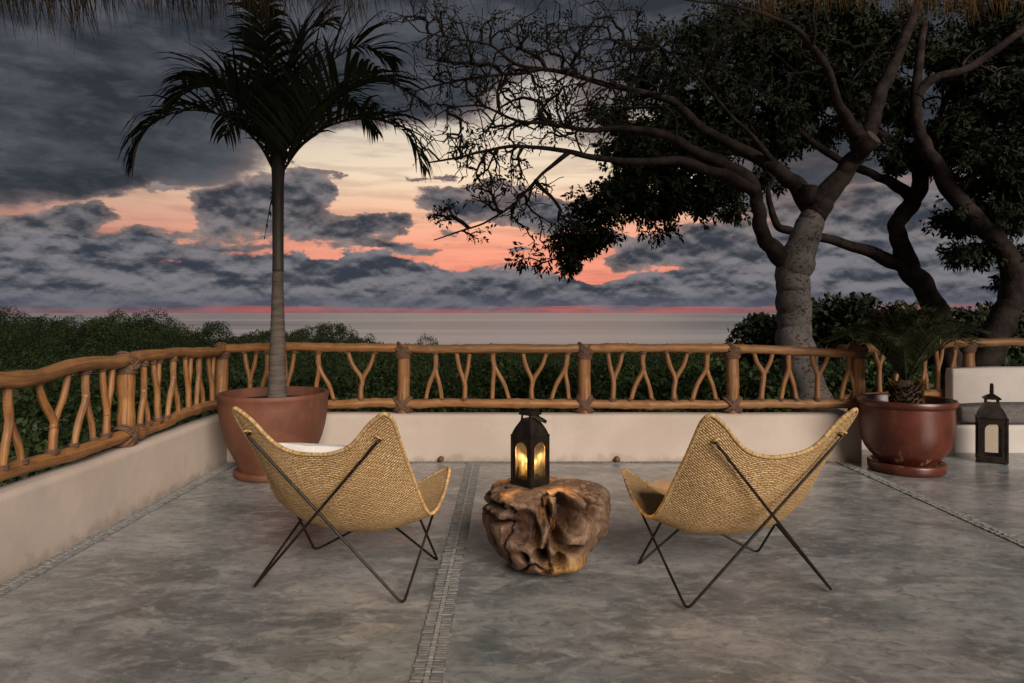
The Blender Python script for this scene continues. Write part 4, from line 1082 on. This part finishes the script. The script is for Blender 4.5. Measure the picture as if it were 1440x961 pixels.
# ================================================================== BIG TREES
def pipe_tree(root, limbs, clouds, tw_r, leaf, leaf_n, seed, leaf_size, leaf_mat='leaf_dark', trunk_mat='limb'):
    """limbs: list of (name, [(px,py,depth,radius px)...]); clouds: (px,py,rx,ry,depth,dr,count,leafiness).
    Twigs grow from the nearest wood to points spread through the crown; leaves sit at their ends."""
    r = np.random.default_rng(seed)
    nodes = []; ndir = []
    for name, seq in limbs:
        c = spline([(*P(a, b, d), w * d / FPX) for a, b, d, w in seq], max(14, 7 * len(seq)))
        jit = np.array([[noise.noise(Vector((i * .21, seed + k * 9., 2.))) for k in range(3)] for i in range(len(c))]) * c[:, 3:4] * .22
        rad = c[:, 3] * ((.96 if trunk_mat == 'bark' else .86) if name == 'trunk' else np.interp(np.linspace(0, 1, len(c)), [0, .10, .25, 1], [1.06, .88, .73, .70])) * (1 + .10 * np.array([noise.noise(Vector((i * .3, seed * 1.3, 5.))) for i in range(len(c))]))
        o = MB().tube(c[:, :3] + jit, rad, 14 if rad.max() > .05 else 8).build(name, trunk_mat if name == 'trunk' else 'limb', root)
        st = 0 if name == 'limb' else int(len(c) * .75)
        nodes.append(c[st:, :3]); ndir.append(unit(np.gradient(c[:, :3], axis=0))[st:])
    nodes = np.concatenate(nodes); ndir = np.concatenate(ndir)
    pts = []; leafy = []
    for (px, py, rx, ry, d, drr, cnt, lf) in clouds:
        nc = max(3, cnt // 13); cc = unit(r.normal(size=(nc, 3))) * (r.uniform(0, 1, (nc, 1)) ** .42) * 1.02
        u = cc[r.integers(0, nc, cnt)] + r.normal(size=(cnt, 3)) * (.13 if lf > 1.5 else .22)
        dd = d + u[:, 1] * drr
        for i in range(cnt): pts.append(P(px + u[i, 0] * rx, py - u[i, 2] * ry, dd[i])); leafy.append(lf * max(.30, 1.05 - .5 * float(np.linalg.norm(u[i])) ** 2))
    pts = np.array(pts); leafy = np.array(leafy)
    cap = len(nodes) + 3 * len(pts) + 10
    N = np.zeros((cap, 3)); N[:len(nodes)] = nodes; ND = np.zeros((cap, 3)); ND[:len(nodes)] = ndir; n = len(nodes); par = -np.ones(cap, int)
    d0 = np.array([np.min(np.sum((nodes - p) ** 2, 1)) for p in pts]); order = np.argsort(d0)
    tips = []
    for i in order:
        p = pts[i]; vv = p - N[:n]; dl = np.sqrt(np.sum(vv ** 2, 1)) + 1e-6; k = int(np.argmin(dl * (1 + 1.3 * (1 - np.sum(vv * ND[:n], 1) / dl)))); a = N[k]; L = np.linalg.norm(p - a)
        if L < .02: continue
        prev = k
        for f in (.36, .70, 1.0):
            q = a + (p - a) * f + (r.normal(size=3) * .032 * L * (f < 1)) + np.array((0, 0, .10 * L * f * (1 - f) * 2))
            N[n] = q; par[n] = prev; ND[n] = unit(q - N[prev]); prev = n; n += 1
        tips.append((prev, leafy[i], p - a))
    # wood weight down the twigs
    w = np.zeros(n)
    for (k, _, _) in tips: w[k] += 1
    for k in range(n - 1, len(nodes) - 1, -1): w[par[k]] += w[k] if par[k] >= len(nodes) else 0
    ks = np.arange(len(nodes), n); a = N[par[ks]]; b = N[ks]
    ra = tw_r * np.maximum(1, w[ks]) ** .42; ra = np.minimum(ra, .055)
    dirv = unit(b - a); ref = np.where(np.abs(dirv[:, 2:3]) < .9, np.array([[0, 0, 1.]]), np.array([[1., 0, 0]])); u = unit(np.cross(dirv, ref)); v = np.cross(dirv, u)
    Q = []
    kids = np.zeros(n); 
    rb = ra * .9
    for q in range(4):
        t0, t1 = q * math.pi / 2, (q + 1) * math.pi / 2
        o0 = math.cos(t0) * u + math.sin(t0) * v; o1 = math.cos(t1) * u + math.sin(t1) * v
        Q.append(np.stack([a + o0 * ra[:, None], a + o1 * ra[:, None], b + o1 * rb[:, None] + dirv * rb[:, None] * .5, b + o0 * rb[:, None] + dirv * rb[:, None] * .5], 1))
    quads_mesh('twigs', np.concatenate(Q), 'twig', root, kind='stuff')
    # leaf sprays
    B = []; Dv = []; Nm = []; L = []; T = []
    for (k, lf, dv) in tips:
        m = r.poisson(lf)
        for s in range(m):
            back = r.uniform(0, 1); c = N[k] * (1 - back * .5) + N[par[k]] * back * .5 + r.normal(size=3) * .05 * (1 if lf > 1.5 else .3)
            ax = unit(dv + r.normal(size=3) * .6 * np.linalg.norm(dv) + np.array((0, 0, -.25)) * np.linalg.norm(dv)); q = leaf_n + r.integers(-1, 2)
            ref = unit(r.normal(size=3)); e1 = unit(np.cross(ax, ref)); e2 = np.cross(ax, e1); tv = r.uniform(0, 1)
            for g in range(max(2, q)):
                sg = 1 if g % 2 else -1; al = (g // 2 + .6) / (q / 2)
                dd = unit(ax * .55 + e1 * sg * r.uniform(.6, 1.0) + e2 * r.normal() * .3 + np.array((0, 0, -.2)))
                B.append(c + ax * leaf_size * 1.5 * al); Dv.append(dd); Nm.append(unit(e2 + r.normal(size=3) * .45)); L.append(leaf_size * r.uniform(.7, 1.2)); T.append(tv)
    B, Dv, Nm, L = map(np.array, (B, Dv, Nm, L))
    quads_mesh('crown', leaf_quads(B, Dv, Nm, L, L * .40, .12), leaf_mat, root, T, kind='stuff')
def stub(root, px, py, d, rp, tilt):
    c = P(px, py, d); r = rp * d / FPX; ax = unit(np.array(tilt, float))
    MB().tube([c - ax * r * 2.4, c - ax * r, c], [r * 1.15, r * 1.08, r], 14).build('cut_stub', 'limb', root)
    u = unit(np.cross(ax, (0, 0, 1.))); v = np.cross(ax, u)
    a = np.linspace(0, 2 * math.pi, 18, endpoint=False)
    V = [c + ax * .004 + (u * math.cos(x) + v * math.sin(x)) * r * .97 for x in a]
    MB().add(V, [list(range(18))]).build('cut_face', 'stub', root, smooth=False)

T1 = thing('broadleaf_tree', 'pale-barked tree with a thick forked trunk, cut stubs and bare twigs reaching over the terrace', 'tree', P(1150, 620, 8.3))
pipe_tree(T1, [
    ('trunk', [(1163, 660, 8.3, 34), (1150, 600, 8.3, 30), (1139, 555, 8.3, 26.5), (1126, 515, 8.3, 24), (1119, 480, 8.3, 25), (1117, 445, 8.3, 24.5), (1115, 405, 8.3, 23), (1117, 375, 8.3, 25), (1128, 345, 8.3, 22), (1138, 318, 8.32, 20), (1145, 296, 8.35, 15)]),
    ('limb', [(1118, 372, 8.3, 16), (1098, 360, 8.28, 14.5), (1078, 341, 8.2, 13), (1069, 315, 8.15, 12.5), (1066, 290, 8.1, 12.5), (1061, 266, 8.05, 13), (1048, 248, 8.0, 13), (1022, 233, 7.95, 12), (975, 212, 7.9, 10.5), (948, 196, 7.85, 9.5), (925, 187, 7.8, 9), (872, 181, 7.75, 6.5), (827, 183, 7.7, 5), (770, 174, 7.6, 3.8), (727, 170, 7.5, 3), (680, 150, 7.45, 2.2), (640, 150, 7.4, 1.6)]),
    ('limb', [(1062, 268, 8.05, 11), (1040, 255, 8.0, 10.5), (1000, 241, 7.85, 9.5), (956, 226, 7.7, 8.5), (893, 228, 7.55, 7.2), (831, 221, 7.45, 5.8), (793, 212, 7.35, 4.6), (727, 206, 7.25, 3.6), (685, 212, 7.2, 3), (643, 222, 7.15, 2.4), (602, 229, 7.1, 1.6)]),
    ('limb', [(800, 214, 7.38, 4), (778, 232, 7.3, 3.5), (757, 250, 7.25, 3.1), (727, 283, 7.15, 2.6), (685, 312, 7.1, 2.1), (645, 326, 7.05, 1.7), (610, 338, 7.0, 1.1)]),
    ('limb', [(1142, 300, 8.35, 15), (1132, 276, 8.4, 14.5), (1108, 252, 8.45, 13.5), (1087, 234, 8.5, 12.5), (1046, 212, 8.6, 11.5), (1012, 195, 8.7, 10.5), (983, 178, 8.8, 9.5), (952, 147, 8.85, 8.2), (914, 133, 8.9, 7), (852, 119, 8.9, 5.6), (793, 102, 8.9, 4.4), (727, 91, 8.9, 3.4), (690, 64, 8.9, 2.4), (640, 55, 8.9, 1.6), (590, 45, 8.9, 1.1)]),
    ('limb', [(760, 97, 8.9, 3.6), (727, 104, 8.75, 3.2), (685, 107, 8.65, 2.8), (622, 118, 8.55, 2.1), (566, 134, 8.45, 1.2)]),
    ('limb', [(1144, 300, 8.35, 19), (1160, 276, 8.32, 18), (1180, 252, 8.3, 17.5), (1198, 228, 8.28, 17), (1214, 203, 8.25, 17.5), (1223, 184, 8.25, 15), (1233, 146, 8.3, 13), (1246, 115, 8.35, 12), (1262, 78, 8.4, 11), (1276, 44, 8.45, 9.5), (1290, 5, 8.5, 8), (1300, -40, 8.6, 6)]),
    ('limb', [(1208, 196, 8.25, 12), (1196, 176, 8.15, 10.5), (1180, 150, 8.0, 9), (1171, 120, 7.9, 8), (1160, 90, 7.8, 7.2), (1142, 66, 7.7, 6.2), (1118, 40, 7.6, 5.2), (1079, 22, 7.5, 4), (1030, 8, 7.4, 3), (980, 2, 7.3, 2.2), (930, -6, 7.2, 1.4)]),
    ('limb', [(1089, 232, 8.5, 5), (1062, 196, 8.3, 4.2), (1030, 165, 8.2, 3.6), (1000, 130, 8.1, 3), (968, 96, 8.0, 2.4), (930, 66, 7.9, 1.8), (890, 40, 7.8, 1.2)]),
    ('limb', [(1140, 68, 7.7, 4), (1146, 48, 7.6, 3.2), (1143, 15, 7.5, 2.6), (1150, -20, 7.4, 2)])],
    [(700, 60, 130, 55, 8.6, .8, 330, .55), (640, 130, 85, 70, 8.2, .9, 230, .5), (730, 150, 90, 60, 8.0, .9, 260, .4), (660, 215, 70, 45, 7.5, .6, 190, .5), (715, 265, 65, 45, 7.3, .6, 200, .4), (650, 310, 45, 30, 7.1, .4, 60, .8),
     (830, 60, 110, 60, 8.2, 1.0, 280, .7), (800, 150, 90, 60, 7.9, .9, 220, .6), (900, 110, 90, 70, 8.2, 1.0, 200, .8), (760, 320, 50, 40, 7.3, .5, 90, .6), (1010, 80, 110, 70, 8.0, 1.0, 160, .9), (1150, 60, 90, 60, 8.2, .8, 80, .8), (640, 20, 80, 30, 8.6, .7, 120, .6)],
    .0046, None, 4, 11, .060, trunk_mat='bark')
stub(T1, 1139, 260, 8.2, 10, (.08, -.30, 1.0)); stub(T1, 1229, 193, 8.02, 12.5, (.50, -.70, .60))

T2 = thing('broadleaf_tree', 'tree with a leaning crooked trunk and dense dark crown behind the pale-barked tree', 'tree', P(1345, 600, 10.0))
pipe_tree(T2, [
    ('trunk', [(1362, 660, 10, 24), (1348, 560, 10, 22), (1334, 490, 10, 20), (1320, 445, 10, 18.5), (1300, 408, 10, 17), (1280, 378, 10, 16.5), (1268, 348, 10, 14.5), (1261, 325, 10, 13.5), (1264, 308, 10, 13.5), (1280, 290, 10, 13.5), (1292, 268, 10, 12.5), (1294, 245, 10, 12), (1288, 224, 10, 11), (1270, 206, 10, 9.5), (1240, 190, 10.1, 8.5), (1210, 160, 10.2, 7.5), (1190, 110, 10.3, 6), (1180, 60, 10.4, 4.5), (1170, 20, 10.5, 3)]),
    ('limb', [(1278, 374, 10, 12), (1252, 367, 9.95, 10.5), (1208, 349, 9.9, 9.5), (1158, 335, 9.8, 8.5), (1115, 327, 9.75, 8), (1093, 316, 9.7, 7), (1084, 292, 9.7, 6), (1080, 270, 9.7, 5), (1086, 252, 9.7, 4.2), (1060, 225, 9.8, 4), (1010, 215, 9.9, 3.6), (950, 235, 9.9, 3), (900, 260, 9.9, 2.4), (850, 300, 9.8, 1.8), (800, 345, 9.7, 1.3)]),
    ('limb', [(1286, 278, 10, 9.5), (1262, 262, 10, 9), (1238, 250, 10.05, 8.5), (1215, 240, 10.1, 8), (1170, 220, 10.2, 7), (1120, 180, 10.3, 6), (1060, 140, 10.4, 5), (1000, 100, 10.5, 4), (940, 90, 10.5, 3)]),
    ('limb', [(1294, 235, 10, 8), (1310, 190, 10.1, 7), (1330, 140, 10.2, 6), (1350, 90, 10.3, 5), (1370, 40, 10.4, 4)])],
    [(905, 265, 95, 60, 9.9, .9, 300, 5.), (835, 315, 55, 45, 9.7, .5, 110, 5.), (800, 352, 26, 26, 9.7, .3, 30, 4.), (745, 372, 28, 16, 9.6, .25, 14, 2.5), (960, 200, 110, 60, 10.2, 1.1, 300, 5.5), (1000, 110, 120, 80, 10.4, 1.2, 330, 6.), (1000, 270, 60, 35, 10, .7, 100, 4.5),
     (1110, 60, 140, 75, 10.4, 1.2, 330, 6.), (1105, 160, 85, 60, 10.3, 1.0, 220, 6.), (1210, 60, 110, 75, 10.3, 1.1, 260, 6.), (1250, 150, 60, 60, 10.1, .9, 110, 5.5), (1255, 225, 40, 22, 10, .5, 40, 4.), (1340, 60, 110, 75, 10.3, 1.0, 240, 6.),
     (1090, 258, 40, 18, 9.8, .5, 26, 3.), (1000, 290, 25, 20, 9.8, .3, 14, 3.), (880, 190, 70, 40, 10.1, .8, 120, 4.5), (1170, 120, 80, 70, 10.5, .8, 160, 6.)],
    .0045, None, 7, 12, .098)
T3 = thing('broadleaf_tree', 'tree with a reddish trunk curving over the bench, leafy at its crown', 'tree', P(1372, 560, 9.0))
pipe_tree(T3, [
    ('trunk', [(1345, 600, 9, 28), (1368, 545, 9, 25), (1385, 510, 9, 23), (1402, 470, 9, 21.5), (1418, 430, 9, 20), (1425, 400, 9, 19), (1421, 368, 9, 17.5), (1402, 340, 9, 16), (1379, 317, 9, 15), (1342, 275, 9, 13.5), (1317, 233, 9, 12), (1300, 205, 9, 11), (1291, 180, 9, 9.5), (1288, 140, 9, 8.5), (1292, 90, 9, 7), (1300, 30, 9, 5)]),
    ('limb', [(1289, 135, 9, 8), (1310, 112, 8.9, 7.8), (1358, 98, 8.8, 7.5), (1400, 71, 8.7, 7.2), (1440, 40, 8.6, 6.5), (1490, 5, 8.5, 5)]),
    ('limb', [(1424, 385, 9, 10), (1450, 350, 9.2, 8.5), (1470, 300, 9.4, 7), (1480, 240, 9.5, 5), (1490, 180, 9.6, 3)]),
    ('limb', [(1345, 280, 9, 5), (1365, 250, 9.3, 4), (1390, 220, 9.5, 3), (1420, 200, 9.6, 2)])],
    [(1400, 130, 95, 80, 9.4, .9, 260, 6.), (1390, 225, 75, 50, 9.4, .8, 200, 6.), (1420, 290, 75, 50, 9.4, .7, 180, 6.), (1345, 305, 32, 22, 9.3, .4, 40, 4.5), (1375, 350, 36, 22, 9.3, .4, 50, 4.5), (1425, 375, 30, 25, 9.3, .4, 36, 4.5), (1350, 180, 50, 40, 9.4, .6, 80, 5.5), (1450, 40, 90, 60, 9.2, .8, 140, 6.)],
    .0045, None, 7, 13, .095)

# ================================================================== FOREST BEHIND THE RAILING
def crown_leaves(C, Rxy, Rz, n, size, r, low=-.35):
    """leaves over lumpy domes; C (k,3), per-crown counts n"""
    idx = np.repeat(np.arange(len(C)), n); k = len(idx)
    d = unit(r.normal(size=(k, 3))); d[:, 2] = np.where(d[:, 2] < low, -d[:, 2], d[:, 2])
    if low > -.5: d[:, 1] = np.where(d[:, 1] > .45, -d[:, 1], d[:, 1])
    ph = idx * 1.7
    lump = 1 + .16 * np.sin(d[:, 0] * 5 + ph) * np.cos(d[:, 1] * 5 - ph) + .13 * np.sin(d[:, 2] * 7 + d[:, 0] * 4 + ph * 2)
    rad = lump * (1 - .32 * r.uniform(0, 1, k) ** 2)
    p = C[idx] + d * rad[:, None] * np.stack([Rxy[idx], Rxy[idx], Rz[idx]], 1)
    dirv = unit(d + r.normal(size=(k, 3)) * .8 + np.array((0, 0, -.25))); nr = unit(d + r.normal(size=(k, 3)) * .7 + np.array((0, 0, .5)))
    L = size[idx] * r.uniform(.6, 1.3, k)
    tint = np.clip((r.uniform(0, 1, len(C)) ** 1.7)[idx] * (.55 + .45 * r.uniform(0, 1, k)) + .12 * r.uniform(0, 1, k), 0, 1)
    return leaf_quads(p, dirv, nr, L, L * .52, .1), tint
def build_forest():
    r = np.random.default_rng(21)
    Cs = []; Rs = []; Zs = []; Ns = []; Ss = []
    D = 34.
    while D < 1060:
        s = max(6.4, .0115 * D)
        k = int(1.75 * D / s)
        for j in range(k):
            u = -.86 + 1.72 * (j + r.uniform(0, 1)) / k
            d = D + r.uniform(-.5, .5) * s; X = u * d
            R_ = s * r.uniform(.36, .60); h = canopy_h(X, d) + np.clip(r.normal(), -1.8, 1.3) * (.22 if d > 70 else .12) * s - .03 * s
            if r.uniform() < .10 and d > 110: h += r.uniform(.15, .38) * s; R_ *= .75
            hpx = HY + (EYE - h) * FPX / d
            if hpx > 640: continue
            rp = R_ * FPX / d
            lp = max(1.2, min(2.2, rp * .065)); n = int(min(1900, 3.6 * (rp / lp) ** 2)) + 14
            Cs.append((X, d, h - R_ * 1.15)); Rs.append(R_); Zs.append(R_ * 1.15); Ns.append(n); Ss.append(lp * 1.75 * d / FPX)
        D += s * .82
    q, t = crown_leaves(np.array(Cs), np.array(Rs), np.array(Zs), np.array(Ns), np.array(Ss), r)
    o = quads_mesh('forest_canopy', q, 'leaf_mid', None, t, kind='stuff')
    tag(o, 'dense green forest canopy covering the slope down to the sea')
    print('forest quads', len(q), 'crowns', len(Cs))
build_forest()
def bush_tree(px, ytop, D, rpx, rz_f, n, leaf, label, group=None, mat='leaf_near', name='leafy_tree', sub=5):
    r = np.random.default_rng(int(abs(px) * 7 + D))
    R_ = rpx * D / FPX; top = P(px, ytop, D); cz = top[2] - R_ * rz_f
    base_z = min(canopy_h(top[0], D) - 2.6, cz - R_ * rz_f - .3)
    t = thing(name, label, 'tree', (top[0], D, base_z), 0, group)
    c = np.array((top[0], D, cz))
    MB().tube(wavy((top[0], D, base_z - .3), c, .25, 10, px), np.linspace(.05 * R_ + .05, .02 * R_ + .02, 10), 8).build('trunk', 'bark', t)
    # lobes
    C = [c]; RR = [R_ * .72]; ZZ = [R_ * rz_f * .75]
    for k in range(sub * 2):
        d = unit(r.normal(size=3)); d[2] = abs(d[2]) * 1.0 - .25
        C.append(c + d * np.array((R_, R_, R_ * rz_f)) * .62); s = r.uniform(.32, .5); RR.append(R_ * s); ZZ.append(R_ * rz_f * s * 1.05)
    C = np.array(C); RR = np.array(RR); ZZ = np.array(ZZ)
    nn = np.maximum(60, (n * RR ** 2 / (RR ** 2).sum()).astype(int))
    for k in range(1, len(C)):
        pass
    q, ti = crown_leaves(C, RR, ZZ, nn, np.full(len(C), leaf), r, -.9)
    quads_mesh('crown', q, mat, t, ti, kind='stuff')
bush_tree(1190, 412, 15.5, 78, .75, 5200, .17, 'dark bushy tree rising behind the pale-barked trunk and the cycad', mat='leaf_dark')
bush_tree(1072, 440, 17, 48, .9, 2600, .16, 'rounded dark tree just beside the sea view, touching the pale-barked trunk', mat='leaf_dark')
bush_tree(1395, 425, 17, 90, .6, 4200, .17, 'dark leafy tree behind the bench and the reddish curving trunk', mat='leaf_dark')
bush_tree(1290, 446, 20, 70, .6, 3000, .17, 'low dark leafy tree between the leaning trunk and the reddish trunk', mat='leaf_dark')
grp = 'leafy trees just below the terrace'
lab = 'green leafy tree crown just below the terrace, seen through the branch railing'
for (px, yt, D, rp) in [(-60, 520, 13, 130), (60, 535, 11.5, 110), (170, 522, 13.5, 95), (250, 512, 16, 90), (330, 512, 15, 95), (440, 516, 14, 85), (520, 506, 19, 75), (610, 520, 13.5, 80), (700, 505, 20, 80), (780, 512, 15, 85), (860, 507, 18, 75), (940, 512, 14.5, 85), (1020, 505, 16, 70), (1110, 500, 14, 80), (1230, 500, 13, 80)]:
    bush_tree(px, yt, D, rp, .7, 3000, .13 if D < 15 else .15, lab, grp)
lab2 = 'low green shrub hugging the outer foot of the parapet, glimpsed under the bottom rail'
for (px, yt, D, rp) in [(480, 562, 9.4, 70), (640, 560, 9.6, 75), (800, 562, 9.2, 70), (950, 560, 9.5, 75), (30, 590, 8.0, 110), (200, 575, 9.5, 90), (1080, 560, 9.8, 60)]:
    bush_tree(px, yt, D, rp, .55, 1700, .10, lab2, 'shrubs at the foot of the parapet', name='shrub')

# ================================================================== THATCHED ROOF: FRINGE AND ENLARGED UNSEEN SLOPE
def build_roof():
    r = np.random.default_rng(5)
    t = thing('thatched_roof', 'dry palm thatch roof edge over the terrace, unseen slope enlarged to block light', 'roof', (1.5, 3.2, 2.9))
    def eave_z(X): 
        px = CX + FPX * X / 3.2
        return np.interp(px, [-300, 0, 300, 480, 600, 950, 1060, 1440, 1800], [2.96, 2.93, 2.94, 2.96, 3.02, 3.02, 2.94, 2.90, 2.9])
    xs = np.linspace(-7, 11, 60); V = []; F = []
    for x in xs:
        z = float(eave_z(x)) + .05
        V += [(x, 3.2, z), (x, -7.2, z + 11.0), (x, -7.2, z + 11.3), (x, 3.15, z + .30)]  # unseen slope carried far up and back to shade palm and tree crowns
    for i in range(len(xs) - 1):
        for k in range(4): F.append([i * 4 + k, i * 4 + (k + 1) % 4, (i + 1) * 4 + (k + 1) % 4, (i + 1) * 4 + k])
    F.append([0, 1, 2, 3]); F.append([(len(xs) - 1) * 4 + k for k in (3, 2, 1, 0)])
    MB().add(V, F).build('thatch', 'thatch', t, smooth=False)
    Q = []; T = []
    n = 3800
    X = r.uniform(-3.2, 3.2, n)
    for x in X:
        px = CX + FPX * x / 3.2
        dens = np.interp(px, [-300, 0, 330, 420, 560, 620, 1000, 1070, 1800], [1, 1, 1, .8, .7, .12, .15, .9, 1])
        if r.uniform() > dens: continue
        clump = .5 + .5 * noise.noise(Vector((x * 3.1, 4., 1.))) + .4 * noise.noise(Vector((x * 11, 7., 1.)))
        L = (.16 + .26 * max(0, clump)) * r.uniform(.45, 1.15)
        if px > 1040: L *= .72
        y = 3.2 + r.normal() * .05; z = float(eave_z(x)) + .08
        p = np.array((x, y, z)); d = unit(np.array((r.normal() * .12 + .10, r.normal() * .12 + .05, -1.))); w = r.uniform(.0014, .0036)
        sd = unit(np.array((1, r.normal() * .6, 0))) * w
        tv = (r.uniform(.2, .8) if px > 1040 else 0.)
        for g in range(3):
            q = p + d * L / 3; d = unit(d + r.normal(size=3) * .06)
            k0, k1 = (1, .85, .55, .1)[g], (1, .85, .55, .1)[g + 1]
            Q.append((p - sd * k0, p + sd * k0, q + sd * k1, q - sd * k1)); T.append(tv); p = q
    quads_mesh('fringe', np.array(Q), 'thatch', t, T, kind='stuff')
build_roof()
